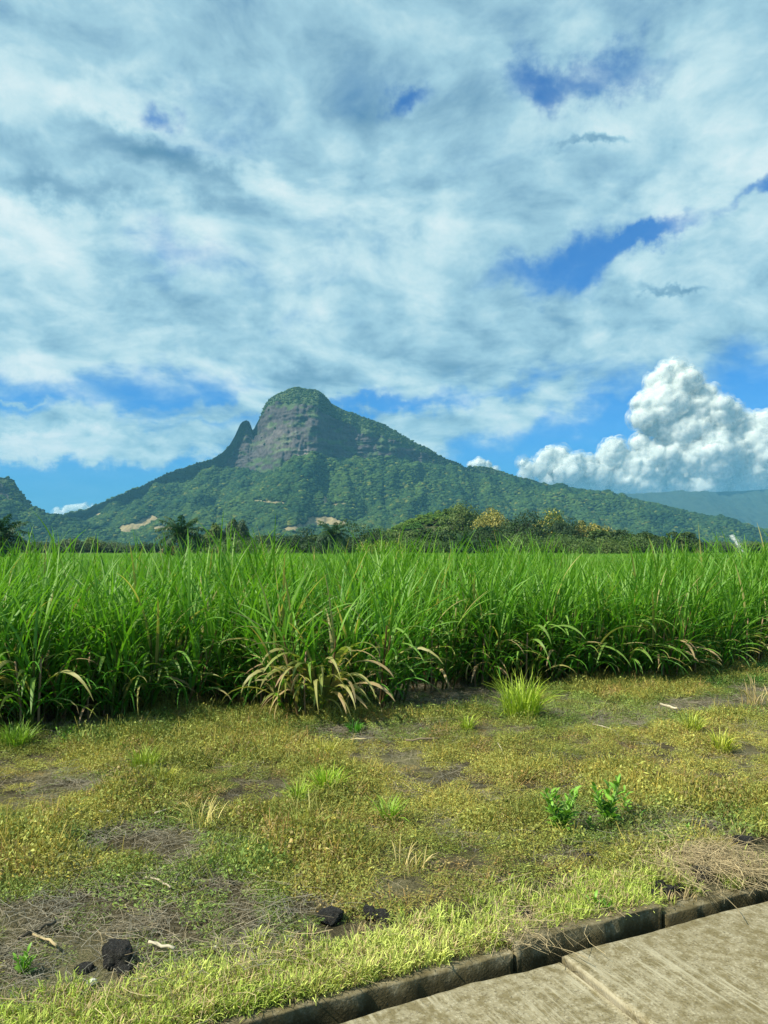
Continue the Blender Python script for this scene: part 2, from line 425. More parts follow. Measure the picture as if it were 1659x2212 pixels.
# ------------------------------------------------------------------ scatter through geometry nodes (stuff only)
def scatter(name, pts, rot, scl, var, tint, protos):
    me = bpy.data.meshes.new(name)
    pts = np.asarray(pts, np.float32); n = len(pts)
    me.vertices.add(n); me.vertices.foreach_set('co', pts.ravel())
    a = me.attributes.new('rot', 'FLOAT_VECTOR', 'POINT'); a.data.foreach_set('vector', np.asarray(rot, np.float32).ravel())
    a = me.attributes.new('scl', 'FLOAT_VECTOR', 'POINT'); a.data.foreach_set('vector', np.asarray(scl, np.float32).ravel())
    a = me.attributes.new('var', 'INT', 'POINT'); a.data.foreach_set('value', np.asarray(var, np.int32))
    a = me.attributes.new('tint', 'FLOAT_COLOR', 'POINT')
    c = np.ones((n, 4), np.float32); c[:, :3] = tint; a.data.foreach_set('color', c.ravel())
    o = bpy.data.objects.new(name, me); link(o)
    pc = bpy.data.collections.new(name + '_sources')
    for i, pm in enumerate(protos):
        q = bpy.data.objects.new('%s_source_%02d' % (name, i), pm); pc.objects.link(q)
    ng = bpy.data.node_groups.new(name + '_scatter', 'GeometryNodeTree')
    ng.interface.new_socket('Geometry', in_out='INPUT', socket_type='NodeSocketGeometry')
    ng.interface.new_socket('Geometry', in_out='OUTPUT', socket_type='NodeSocketGeometry')
    N = ng.nodes; L = ng.links
    gi = N.new('NodeGroupInput'); go = N.new('NodeGroupOutput')
    ip = N.new('GeometryNodeInstanceOnPoints'); ci = N.new('GeometryNodeCollectionInfo')
    ci.inputs['Collection'].default_value = pc; ci.inputs['Separate Children'].default_value = True; ci.inputs['Reset Children'].default_value = True
    def na(nm, t):
        q = N.new('GeometryNodeInputNamedAttribute'); q.data_type = t; q.inputs['Name'].default_value = nm
        return [s for s in q.outputs if s.enabled and s.name == 'Attribute'][0]
    e2r = N.new('FunctionNodeEulerToRotation')
    L.new(na('rot', 'FLOAT_VECTOR'), e2r.inputs[0])
    L.new(gi.outputs[0], ip.inputs['Points']); L.new(ci.outputs[0], ip.inputs['Instance'])
    ip.inputs['Pick Instance'].default_value = True
    L.new(na('var', 'INT'), ip.inputs['Instance Index']); L.new(e2r.outputs[0], ip.inputs['Rotation']); L.new(na('scl', 'FLOAT_VECTOR'), ip.inputs['Scale'])
    L.new(ip.outputs[0], go.inputs[0])
    md = o.modifiers.new('scatter', 'NODES'); md.node_group = ng
    return kind(o, 'stuff')

# ------------------------------------------------------------------ road frame
RA = R(24.5)
U = np.array([math.cos(RA), math.sin(RA)]); Nn = np.array([-math.sin(RA), math.cos(RA)])
T_SLAB, T_DR, T_KB, T_CANE = 3.62, 3.775, 3.94, 10.75
def st2w(s, t): return np.stack([np.asarray(s) * U[0] + np.asarray(t) * Nn[0], np.asarray(s) * U[1] + np.asarray(t) * Nn[1]], -1)
def w2st(x, y): return np.asarray(x) * U[0] + np.asarray(y) * U[1], np.asarray(x) * Nn[0] + np.asarray(y) * Nn[1]
def gz(x, y):
    s, t = w2st(x, y)
    z = 0.055 * fbm(s * 0.8, t * 0.8, 0, 4, 0.55, 3) + 0.06 * fbm(s * 0.22, t * 0.3, 5, 2, 0.5, 9)
    z = z * sstep(T_KB, T_KB + 0.7, t) * (1 - 0.6 * sstep(11, 30, t)) + 0.03 * sstep(T_KB, T_KB + 0.4, t)
    return z

# ------------------------------------------------------------------ ground, pavement, kerb
def build_ground():
    s = np.concatenate([-np.geomspace(5000, 12.3, 26), np.arange(-12, 16.01, 0.09), np.geomspace(16.4, 5500, 26)])
    t = np.concatenate([[-60, -20, -5, 0, 3, T_DR + 0.10, T_DR + 0.12], np.arange(T_DR + 0.2, 12, 0.08), np.geomspace(12.2, 7500, 40)])
    S, Tt = np.meshgrid(s, t, indexing='ij')
    P = st2w(S, Tt); Z = gz(P[..., 0], P[..., 1])
    Z = np.where(Tt < T_DR + 0.115, -0.55, Z)
    V = np.concatenate([P, Z[..., None]], -1).reshape(-1, 3)
    n, m = S.shape
    i, j = np.meshgrid(np.arange(n - 1), np.arange(m - 1), indexing='ij')
    a = (i * m + j).ravel(); Q = np.stack([a, a + m, a + m + 1, a + 1], -1)
    kind(obj('ground', make_mesh('ground', V, Q, M['soil'], smooth=True)), 'structure')
build_ground()

def slab_mesh(name, s0, s1, t0, t1, z0, z1, mat, ds=0.06, edge=0.012, seed=0, tfar_wobble=0.012, tnear_wobble=0.0, lip=0.02):
    """a cast concrete block in road coordinates: uneven rim, worn edges"""
    s = np.linspace(s0, s1, max(4, int((s1 - s0) / ds)))
    tt = np.array([t0, t0 + lip * 0.35, t0 + lip, (t0 + t1) / 2, t1 - lip, t1 - lip * 0.35, t1])
    dz = np.array([-lip * 0.9, -lip * 0.25, 0, 0, 0, -lip * 0.25, -lip * 0.9])
    V = []
    wob1 = tfar_wobble * fbm(s * 2.3, 0.3 + seed, 0, 4, 0.6, 21 + seed) * 1.6
    wob0 = tnear_wobble * fbm(s * 2.3, 7.3 + seed, 0, 4, 0.6, 31 + seed) * 1.6
    rows = []
    for k, (a, b) in enumerate(zip(tt, dz)):
        f = k / 6.0
        tk = a + wob1 * f + wob0 * (1 - f)
        zk = z1 + b * (1 + 0.8 * fbm(s * 5, k * 1.7, seed, 3, 0.6, 5)) + 0.004 * fbm(s * 1.5, a, seed, 3, 0.5, 8)
        rows.append(np.stack([s, tk, zk], -1))
    lo0 = rows[0].copy(); lo0[:, 2] = z0; lo1 = rows[-1].copy(); lo1[:, 2] = z0
    mid1 = rows[-1].copy(); mid1[:, 2] = (z0 + z1) / 2; mid1[:, 1] += 0.006 * fbm(s * 4, 2.2, seed, 3, 0.6, 66)
    mid0 = rows[0].copy(); mid0[:, 2] = (z0 + z1) / 2; mid0[:, 1] += 0.012 * fbm(s * 4, 9.2, seed, 3, 0.6, 67)
    rows = [lo0, mid0] + rows + [mid1, lo1]
    A = np.stack(rows); k, n = A.shape[:2]
    V = A.reshape(-1, 3)
    i, j = np.meshgrid(np.arange(k - 1), np.arange(n - 1), indexing='ij')
    a = (i * n + j).ravel(); Q = np.stack([a, a + 1, a + n + 1, a + n], -1)
    T_ = []
    for e in (0, n - 1):
        ring = [r * n + e for r in range(k)]
        for q in range(1, k - 1): T_.append((ring[0], ring[q], ring[q + 1]))
    return make_mesh(name, V, [Q, np.array(T_)], mat)

def build_road():
    pv = empty('concrete_pavement', (0, 0, 0), RA); kind(pv, 'structure')
    J = w2st(*gnd(1218, 2077)[:2])[0]           # joint between two slabs
    edges = [J - 12.0, J - 8.0, J - 4.0, J, J + 4.0, J + 8.0, J + 12.0, J + 16.0]
    for k in range(len(edges) - 1):
        a, b = edges[k] + 0.013, edges[k + 1] - 0.013
        z = 0.016 if edges[k] >= J - 0.1 else -0.008
        o = obj('slab', slab_mesh('slab', a, b, -6.0, T_SLAB, -0.18, z, M['pave'], 0.035, seed=k, tfar_wobble=0.022, lip=0.016), pv)
    kb = empty('drain_kerb', (0, 0, 0), RA)
    tag(kb, 'mossy brown concrete kerb blocks lining the open drain beside the road slab', 'kerb')
    cuts = [-9.0]
    for px, py in ((430, 2190), (1092, 2040), (1395, 1950)):
        cuts.append(w2st(*gnd(px, py)[:2])[0])
    cuts[0] = cuts[1] - 2.2
    cuts = [cuts[0] - 4.4, cuts[0] - 2.2] + cuts + [cuts[-1] + 2.2, cuts[-1] + 4.4, cuts[-1] + 6.6]
    zz = [0, 0, 0.0, 0.0, 0.045, -0.01, 0.0, 0.0, 0, 0]
    for k in range(len(cuts) - 1):
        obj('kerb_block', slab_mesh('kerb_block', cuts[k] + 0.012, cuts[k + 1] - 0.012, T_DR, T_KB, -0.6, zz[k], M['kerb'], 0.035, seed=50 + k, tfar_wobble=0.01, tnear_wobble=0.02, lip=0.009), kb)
build_road()

# ------------------------------------------------------------------ mountains
def forest_protos():
    out = []
    import bmesh
    for k in range(6):
        bm = bmesh.new(); bmesh.ops.create_icosphere(bm, subdivisions=2, radius=1)
        V = np.array([v.co[:] for v in bm.verts]); Tt = np.array([[v.index for v in f.verts] for f in bm.faces]); bm.free()
        n = fbm(V[:, 0] * 2.2 + k * 9, V[:, 1] * 2.2, V[:, 2] * 2.2, 4, 0.65, k)
        V = V * (1 + 0.55 * n)[:, None]; V[:, 2] *= 0.72
        c = 0.75 + 0.5 * vnoise(V[:, 0] * 3, V[:, 1] * 3, V[:, 2] * 3, k + 40)[:, None] * np.ones(3)
        out.append(make_mesh('forest_crown', V, Tt, M['forest_i'], np.clip(c, .35, 1.4)))
    return out
FOREST = forest_protos()

def mountain(name, sil, Y0, dome=None, off=None, pxr=(0, 1), step=2.0, slope=0.40, gully=14, seed=0, rock=(0.056, 0.053, 0.055), green=(0.045, 0.075, 0.03),
             rows=(14, 26, 60, 120), ridge_rough=4.0, fan=None):
    """ridge silhouette (working-grid pixels) raised at its own distance; dome, cliff and slope in front; a back slope behind"""
    px = np.arange(pxr[0], pxr[1], step)
    sx, sy = np.array(sil, float).T
    py = np.interp(px, sx, sy)
    X = (px - CX) / F * Y0
    zr = np.array([at(a, b, Y0)[2] for a, b in zip(px, py)])
    zr = zr + ridge_rough * fbm(X / 25.0, 0.5, seed, 4, 0.6, seed + 3)
    if dome is not None:
        d = np.array(dome, float)
        pt = np.interp(px, d[:, 0], d[:, 1]); pb = np.interp(px, d[:, 0], d[:, 2])
        zt = np.array([at(a, b, Y0 - 60)[2] for a, b in zip(px, pt)]); zb = np.array([at(a, b, Y0 - 150)[2] for a, b in zip(px, pb)])
        zt = np.minimum(zt + 10 * fbm(X / 45, 3.3, 0, 4, 0.6, seed + 5), zr - 1); zb = np.minimum(zb + 16 * fbm(X / 60, 8.3, 0, 4, 0.6, seed + 6), zt - 1)
    else:
        zt = zr - 1.0; zb = zr - 2.0
    of = np.interp(px, *np.array(off, float).T) if off is not None else np.zeros_like(px)
    s1 = (zr - zt) / math.tan(R(40)) + 2
    s2 = s1 + (zt - zb) / math.tan(R(69)) + 1
    ker = np.ones(31) / 31.0; sm = lambda q: np.convolve(np.pad(q, 15, mode='edge'), ker, mode='valid')
    s1, s2 = sm(s1), sm(s2)
    run = np.maximum(zb, 20) / slope
    nb, nd, nc, ns = rows
    S, Z, K = [], [], []
    for q in np.linspace(1, 0, nb, endpoint=False):            # back slope
        S.append(-q * np.maximum(zr, 20) / 0.7); Z.append(zr * (1 - q) ** 1.1); K.append(np.full_like(px, 0.0))
    for q in np.linspace(0, 1, nd, endpoint=False):
        S.append(s1 * q); Z.append(zr + (zt - zr) * (q ** 1.4)); K.append(np.full_like(px, 1.0))
    for q in np.linspace(0, 1, nc, endpoint=False):
        S.append(s1 + (s2 - s1) * q); Z.append(zt + (zb - zt) * q); K.append(np.full_like(px, 2.0) if dome is not None else np.full_like(px, 3.0))
    for q in np.linspace(0, 1, ns):
        S.append(s2 + run * q); Z.append(zb * (1 - q) ** 1.28 - 3 * q); K.append(np.full_like(px, 3.0))
    S, Z, K = np.array(S), np.array(Z), np.array(K)
    XX = np.tile(X, (len(S), 1)); front = sstep(-5, 30, S)
    fade = np.clip(Z / (np.maximum(zr, 1)[None]), 0, 1)
    Y = Y0 - S - of[None] * front * np.clip(0.35 + fade, 0, 1)
    # lower slopes spread outwards from the middle
    if fan is not None:
        XX = XX + (XX - fan[0]) * fan[1] * np.clip((S - s2[None]) / 600.0, 0, 1) ** 1.3
    g = fbm(XX / 170.0, Y / 420.0, seed, 4, 0.55, seed + 1)
    low = sstep(0, 60, S - s2[None]) * np.clip(Z / 60.0, 0, 1)
    Z = Z + gully * (1 - np.abs(g) * 2.6) * low * 1.2 + low * 7 * fbm(XX / 45, Y / 60, seed, 4, 0.6, seed + 2)
    crock = (K == 2).astype(float)
    cw = np.zeros_like(Z)
    if dome is not None:
        ch = np.clip((zt - zb) / 40.0, 0, 1)[None]
        col_ = fbm(XX / 26.0, Z / 190.0, seed, 5, 0.6, seed + 7)
        led = fbm(XX / 160.0, Z / 13.0, seed, 4, 0.6, seed + 8)
        wgt = np.where(K == 2, 1.0, np.where(K == 1, 0.45 * sstep(0, 20, S), 0.0)) * ch
        edge = np.exp(-np.clip((S - s2[None]) / 25.0, 0, 9)) * (K == 3) * ch
        crag = fbm(XX / 55.0, Z / 50.0, seed + 2, 5, 0.62, seed + 9)
        Y = Y - (13 * col_ + 9 * led + 24 * crag) * (wgt + edge)
        XX = XX + 6 * fbm(Z / 40, XX / 40, seed, 3, 0.6, seed + 11) * wgt
        cw = crock * ch
    # colour of the surface itself: rock, scrub on it, soil
    V = np.stack([XX, Y, Z], -1)
    n = fbm(XX / 60.0, Z / 30.0, Y / 60.0, 5, 0.6, seed + 12)
    vg = fbm(XX / 38.0, Z / 16.0, 1.1, 4, 0.6, seed + 13)
    rk = np.array(rock)[None, None] * (1 + 0.45 * n[..., None]) * np.array([1, 1, 1])
    gr = np.array(green)[None, None] * (1 + 0.4 * vg[..., None])
    mixr = cw * sstep(0.34, 0.0, vg)
    col = rk * mixr[..., None] + gr * (1 - mixr[..., None])
    return dict(V=V, K=K, col=col, cw=cw, vg=vg, name=name)
def mountain_object(d, mat=None):
    V = d['V']; n, m = V.shape[:2]
    i, j = np.meshgrid(np.arange(n - 1), np.arange(m - 1), indexing='ij')
    a = (i * m + j).ravel(); Q = np.stack([a, a + m, a + m + 1, a + 1], -1)
    return kind(obj(d['name'], make_mesh(d['name'], V.reshape(-1, 3), Q, mat or M['mountain'], d['col'].reshape(-1, 3), smooth=True)), 'structure')

def forest_on(d, count, rad, name, tintfn, clear=None, seed=1, cliff_keep=0.004):
    V = d['V']; n, m = V.shape[:2]; r = np.random.default_rng(seed)
    A = V[:-1, :-1]; B = V[1:, :-1]; C = V[:-1, 1:]
    cr = np.cross(B - A, C - A); area = np.linalg.norm(cr, axis=-1)
    K = d['K'][:-1, :-1]; w = area * ((K >= 3) * 1.0 + (K == 1) * 0.9 + (K == 0) * 0.05 + (K == 2) * (1 - d['cw'][:-1, :-1]) + cliff_keep * (K == 2))
    w = w / w.sum()
    idx = r.choice(w.size, count, p=w.ravel()); i, j = np.divmod(idx, m - 1)
    a, b = r.random(count)[:, None], r.random(count)[:, None]
    P = A[i, j] + (B[i, j] - A[i, j]) * a + (C[i, j] - A[i, j]) * b
    kk = K[i, j]
    keep = np.ones(count, bool)
    px, py = to_px(P)
    if clear is not None:
        wob = 0.35 * fbm(px / 14.0, py / 7.0, 0, 3, 0.6, 77)
        for cx, cyy, rx, ry, rot in clear:
            ca, sa = math.cos(R(rot)), math.sin(R(rot))
            u = ((px - cx) * ca - (py - cyy) * sa) / rx; v = ((px - cx) * sa + (py - cyy) * ca) / ry
            keep &= ~(np.hypot(u, v) + wob < 1.0)
    keep &= ~((px > 484) & (px < 560) & (kk <= 2) & (py < 965))
    dens = fbm(P[:, 0] / 120.0, P[:, 1] / 120.0, 0, 3, 0.5, seed + 30)
    keep &= r.random(count) < np.clip(0.95 + 0.9 * dens, 0.35, 1)
    P = P[keep]; kk = kk[keep]; k = len(P)
    sz = rad * (0.45 + 1.0 * r.random(k) ** 1.6); sz = np.where(kk == 1, sz * 0.45, sz); sz = np.where(kk == 2, sz * 0.6, sz)
    rot = np.zeros((k, 3)); rot[:, 2] = r.random(k) * 6.283; rot[:, :2] = r.normal(0, 0.15, (k, 2))
    scl = sz[:, None] * np.stack([1 + 0.3 * r.random(k), 1 + 0.3 * r.random(k), 0.8 + 0.5 * r.random(k)], -1)
    P[:, 2] += sz * 0.25
    return scatter(name, P, rot, scl, r.integers(0, 6, k), tintfn(P, kk, r), FOREST)

SIL_MAIN = [(-60, 1150), (60, 1136), (110, 1122), (140, 1110), (185, 1100), (240, 1076), (300, 1051), (360, 1021), (420, 1001), (455, 992), (470, 983), (482, 974), (494, 960), (502, 946), (510, 930), (516, 917),
            (521, 911), (529, 908), (536, 911), (540, 920), (543, 930), (547, 926), (552, 915), (560, 900), (566, 884), (573, 872), (585, 858), (600, 851), (622, 846), (638, 840), (650, 842), (664, 847), (686, 850),
            (704, 860), (714, 874), (735, 885), (762, 893), (800, 907), (832, 919), (870, 940), (900, 958), (928, 969), (950, 984), (985, 998), (1002, 1008), (1012, 1011), (1030, 1006), (1060, 1012),
            (1100, 1024), (1160, 1041), (1200, 1051), (1250, 1058), (1300, 1066), (1350, 1076), (1400, 1088), (1450, 1099), (1500, 1111), (1560, 1128), (1600, 1138), (1659, 1146), (1760, 1156), (1900, 1168)]
DOME_MAIN = [(-60, 1150, 1150.5), (440, 996, 998), (470, 984, 999), (500, 958, 1003), (530, 914, 1006), (545, 932, 1012), (575, 880, 1020), (600, 868, 1019), (640, 880, 1002), (690, 892, 992), (705, 904, 990), (740, 915, 992),
             (800, 936, 988), (850, 950, 987), (900, 966, 990), (940, 984, 994), (970, 996, 998), (1000, 1008, 1009), (1900, 1168, 1168.5)]
OFF_MAIN = [(-60, -60), (400, -110), (500, -70), (545, -45), (575, -5), (640, 62), (696, 96), (716, 36), (760, 24), (850, 0), (950, -30), (1100, 0), (1300, 40), (1900, 60)]
dm = mountain('mountain', SIL_MAIN, 2600, DOME_MAIN, OFF_MAIN, (-60, 1900), 1.7, slope=0.42, gully=26, seed=4, fan=(-150, 0.05), rows=(10, 26, 64, 130))
# pale bare earth and rock faces
PX, PY = to_px(dm['V'])
CLEAR = [(700, 1128, 48, 9, 0), (690, 1119, 30, 5, 0), (735, 1133, 28, 5, -8), (640, 1140, 30, 8, 10), (702, 1080, 6, 14, 0), (735, 1090, 22, 3, 0), (590, 1086, 46, 3.5, -4), (303, 1133, 42, 10, 24), (355, 1142, 26, 6, 0), (268, 1140, 14, 6, 15), (212, 1112, 11, 4, 25), (770, 1100, 10, 2, 0)]
wob = 0.35 * fbm(PX / 14.0, PY / 7.0, 0, 3, 0.6, 77)
mask = np.zeros_like(PX)
for cx, cyy, rx, ry, rot in CLEAR:
    ca, sa = math.cos(R(rot)), math.sin(R(rot))
    u = ((PX - cx) * ca - (PY - cyy) * sa) / rx; v = ((PX - cx) * sa + (PY - cyy) * ca) / ry
    mask = np.maximum(mask, sstep(1.05, 0.8, np.hypot(u, v) + wob) * (dm['K'] == 3))
earth = np.array([0.19, 0.16, 0.085]) * (1 + 0.35 * fbm(dm['V'][..., 0] / 20, dm['V'][..., 1] / 20, 0, 4, 0.6, 3))[..., None]
dm['col'] = dm['col'] * (1 - mask[..., None]) + earth * mask[..., None]
pal = np.maximum(sstep(1.1, 0.6, np.hypot((PX - 652) / 17, (PY - 985) / 17) + 0.6 * fbm(PX / 8, PY / 18, 0, 4, 0.6, 91)), 0.22 * sstep(1.1, 0.5, np.hypot((PX - 600) / 55, (PY - 950) / 34) + 0.8 * fbm(PX / 7, PY / 20, 0, 4, 0.6, 92))) * dm['cw']
dm['col'] = dm['col'] * (1 - pal[..., None]) + np.array([0.20, 0.17, 0.15]) * (1 + 0.3 * dm['vg'])[..., None] * pal[..., None]
mountain_object(dm)
def tint_main(P, kk, r):
    n = fbm(P[:, 0] / 110, P[:, 1] / 110, P[:, 2] / 110, 3, 0.55, 8); n2 = r.normal(0, 0.36, len(P))
    q = np.clip(0.5 + 0.75 * n + n2 * 0.5, 0, 1)[:, None]
    c = np.array([0.018, 0.060, 0.026]) * (1 - q) + np.array([0.085, 0.155, 0.032]) * q
    yl = (r.random(len(P)) < 0.03 + 0.10 * np.clip(n, 0, 1))[:, None]
    return np.where(yl, np.array([0.17, 0.20, 0.04]), c) * 0.74 * (0.75 + 0.5 * r.random(len(P)))[:, None]
f = forest_on(dm, 105000, 5.6, 'mountain_forest', tint_main, CLEAR, 2)
tag(f, 'dense green forest covering the slopes of the steep mountain', 'forest')

dl = mountain('hill', [(-420, 1100), (-260, 1060), (-120, 1020), (-40, 1028), (0, 1033), (16, 1033), (22, 1040), (32, 1046), (36, 1058), (48, 1066), (58, 1084), (72, 1094), (100, 1107), (130, 1112), (180, 1126), (240, 1145), (300, 1160), (380, 1176), (450, 1184)], 2150,
              [(-420, 1100, 1101), (-150, 1035, 1075), (0, 1036, 1066), (35, 1060, 1078), (60, 1088, 1094), (90, 1103, 1105), (450, 1184, 1185)], None, (-420, 450), 2.0, slope=0.45, gully=12, seed=9, rows=(8, 12, 30, 80), ridge_rough=5)
mountain_object(dl)
f = forest_on(dl, 24000, 5.6, 'hill_forest', tint_main, None, 5)
tag(f, 'dark bluish forest on the hill at the left edge', 'forest')
df = mountain('ridge', [(1000, 1090), (1150, 1078), (1310, 1068), (1345, 1067), (1400, 1066), (1438, 1063), (1478, 1066), (1505, 1064), (1560, 1062), (1610, 1060), (1659, 1057), (1800, 1052), (1950, 1060), (2300, 1085)], 6600,
              None, [(1000, 0), (1400, 60), (1470, 300), (1560, -150), (1659, -60), (1780, 350), (2300, 0)], (1000, 2300), 3.0, slope=0.33, gully=26, seed=15, rows=(6, 10, 6, 120), ridge_rough=3, green=(0.022, 0.036, 0.02))
mountain_object(df)

# haze: the air between here and the mountains
def build_haze():
    V = np.array([(x, y, z) for x in (-8300, 6100) for y in (-2700, 9700) for z in (-2.6, 610)], float)
    Q = np.array([(0, 1, 3, 2), (4, 6, 7, 5), (0, 4, 5, 1), (2, 3, 7, 6), (0, 2, 6, 4), (1, 5, 7, 3)])
    m, T, o = mat_new('haze')
    v = T.new('ShaderNodeVolumePrincipled')
    v.inputs['Color'].default_value = (0.17, 0.50, 0.76, 1)
    v.inputs['Density'].default_value = 0.00009; v.inputs['Anisotropy'].default_value = 0.0
    T.l.new(v.outputs[0], o.inputs['Volume'])
    h = obj('haze', make_mesh('haze', V, Q, m)); kind(h, 'stuff'); h.display_type = 'WIRE'
build_haze()

# ------------------------------------------------------------------ cumulus clouds (beyond the haze)
def cloud_mat(name, cover):
    """cover 1: the dense body; less: a frayed veil round it, broken up by noise"""
    m, T, o = mat_new(name)
    p = T.new('ShaderNodeBsdfPrincipled'); p.inputs['Base Color'].default_value = (0.80, 0.83, 0.80, 1)
    p.inputs['Roughness'].default_value = 1.0; p.inputs['Specular IOR Level'].default_value = 0.0
    p.subsurface_method = 'RANDOM_WALK'; p.inputs['Subsurface Weight'].default_value = 0.85 if cover == 1 else 0.0
    p.inputs['Subsurface Radius'].default_value = (1, 1, 1); p.inputs['Subsurface Scale'].default_value = 260.0
    t = T.new('ShaderNodeBsdfTranslucent'); t.inputs[0].default_value = (0.78, 0.84, 0.84, 1)
    mx = T.new('ShaderNodeMixShader'); mx.inputs[0].default_value = 0.42 if cover == 1 else 0.5
    T.l.new(p.outputs[0], mx.inputs[1]); T.l.new(t.outputs[0], mx.inputs[2]); res = mx.outputs[0]
    if cover < 1:
        tc = T.new('ShaderNodeTexCoord'); n = T.noise(tc.outputs['Object'], 0.0045, 6, 0.65)
        f = T.math('MULTIPLY', T.maprange(n, 0.36, 0.66), cover)
        tr = T.new('ShaderNodeBsdfTransparent'); m2 = T.new('ShaderNodeMixShader')
        T.l.new(f, m2.inputs[0]); T.l.new(tr.outputs[0], m2.inputs[1]); T.l.new(res, m2.inputs[2]); res = m2.outputs[0]
    T.l.new(res, o.inputs[0]); return m
M['cloud'] = cloud_mat('cloud', 1)
VEILS = [(28, cloud_mat('cloud_veil_inner', 0.65)), (60, cloud_mat('cloud_veil_middle', 0.45)), (100, cloud_mat('cloud_veil_outer', 0.28))]
def cumulus(name, lumps, Y, voxel, label, seed, amp, veil=1.0):
    import bmesh
    r = np.random.default_rng(seed); bm = bmesh.new(); bmesh.ops.create_icosphere(bm, subdivisions=2, radius=1)
    iv = np.array([v.co[:] for v in bm.verts]); it = np.array([[v.index for v in f.verts] for f in bm.faces]); bm.free()
    base = at(lumps[0][0], 1060, Y); mb = MB()
    def ball(c, rad): mb.add(iv * np.array([rad, rad, rad * 0.94]) + (c - base), None, it)
    for px, py, pr in lumps:
        rad = pr / F * Y; c = at(px, py, Y) + np.array([0, r.normal(0, rad * 0.25), 0])
        ball(c, rad)
        for k in range(10):
            v = r.normal(size=3); v[1] = -abs(v[1]) * 0.6; v /= np.linalg.norm(v)
            if v[2] < -0.35: v[2] *= -0.6
            q = rad * (0.18 + 0.25 * r.random()); ball(c + v * (rad * 0.82), q)
    me = mb.mesh('tmp', None)
    o = bpy.data.objects.new('tmp', me); COL.objects.link(o)
    md = o.modifiers.new('r', 'REMESH'); md.mode = 'VOXEL'; md.voxel_size = voxel; md.use_smooth_shade = True
    m3 = o.modifiers.new('s', 'SMOOTH'); m3.factor = 0.5; m3.iterations = 6
    dg = bpy.context.evaluated_depsgraph_get(); ev = o.evaluated_get(dg); m2 = bpy.data.meshes.new_from_object(ev)
    bpy.data.objects.remove(o)
    n = len(m2.vertices); V = np.zeros(n * 3, np.float32); m2.vertices.foreach_get('co', V); V = V.reshape(-1, 3).astype(float)
    Nv = np.zeros(n * 3, np.float32); m2.vertices.foreach_get('normal', Nv); Nv = Nv.reshape(-1, 3)
    s = 1 / (amp * 3.2)
    nn = sum((0.58 ** k) * (np.abs(vnoise(V[:, 0] * s * 2 ** k, V[:, 1] * s * 2 ** k, V[:, 2] * s * 2 ** k, seed + k)) - 0.25) for k in range(5))
    V += Nv * (amp * nn)[:, None]
    m2.vertices.foreach_set('co', V.astype(np.float32).ravel()); m2.update()
    m2.materials.clear(); m2.materials.append(M['cloud'])
    m2.polygons.foreach_set('use_smooth', np.ones(len(m2.polygons), bool)); m2.name = 'cloud_body'
    t = empty(name, base); tag(t, label, 'cloud'); obj('cloud_body', m2, t)
    for dist, mat in VEILS:
        mv = m2.copy(); mv.name = 'cloud_veil'; mv.materials.clear(); mv.materials.append(mat)
        W = V + Nv * (dist * veil * (1 + 0.9 * fbm(V[:, 0] / 160, V[:, 1] / 160, V[:, 2] / 160, 3, 0.6, seed + int(dist))))[:, None]
        mv.vertices.foreach_set('co', W.astype(np.float32).ravel()); mv.update(); obj('cloud_veil', mv, t)
    return t
cumulus('cumulus_cloud', [(1462, 798, 20), (1440, 808, 22), (1426, 836, 30), (1474, 832, 38), (1512, 860, 30), (1398, 872, 26), (1440, 878, 48), (1500, 892, 46), (1546, 902, 26), (1388, 905, 22), (1420, 918, 28), (1475, 935, 48),
    (1540, 938, 44), (1588, 946, 40), (1700, 965, 62), (1570, 985, 58), (1630, 985, 66), (1510, 995, 50), (1455, 1000, 38), (1322, 970, 21), (1312, 990, 22), (1345, 998, 26), (1388, 962, 18), (1412, 966, 17), (1408, 995, 30),
    (1212, 994, 20), (1182, 1003, 18), (1240, 1004, 20), (1270, 1012, 24), (1165, 1018, 14), (1222, 1024, 28), (1292, 1034, 34), (1340, 1040, 34), (1390, 1042, 38), (1450, 1046, 38), (1520, 1044, 42), (1600, 1044, 44), (1690, 1040, 56),
    (1130, 1000, 7), (1145, 1009, 8), (1250, 1050, 28), (1182, 1036, 18), (1140, 1028, 10), (1780, 1000, 80), (1550, 905, 38), (1600, 930, 40), (1640, 945, 45), (1535, 880, 22), (1530, 1000, 60), (1480, 1010, 50), (1430, 1000, 40), (1370, 1010, 35)], 16500, 42, 'tall white cumulus cloud heaped above the far ridge on the right', 3, 120)
cumulus('cumulus_cloud', [(1034, 1004, 12), (1050, 1010, 11), (1018, 1010, 8), (1066, 1020, 10)], 16500, 30, 'small white cloud peeping over the ridge beside the main mountain', 5, 60, 0.5)
cumulus('cumulus_cloud', [(162, 1102, 12), (178, 1104, 13), (195, 1106, 11), (145, 1108, 11), (125, 1112, 10), (210, 1112, 9)], 16500, 30, 'small pale cloud low in the saddle left of the mountain', 6, 60, 0.5)

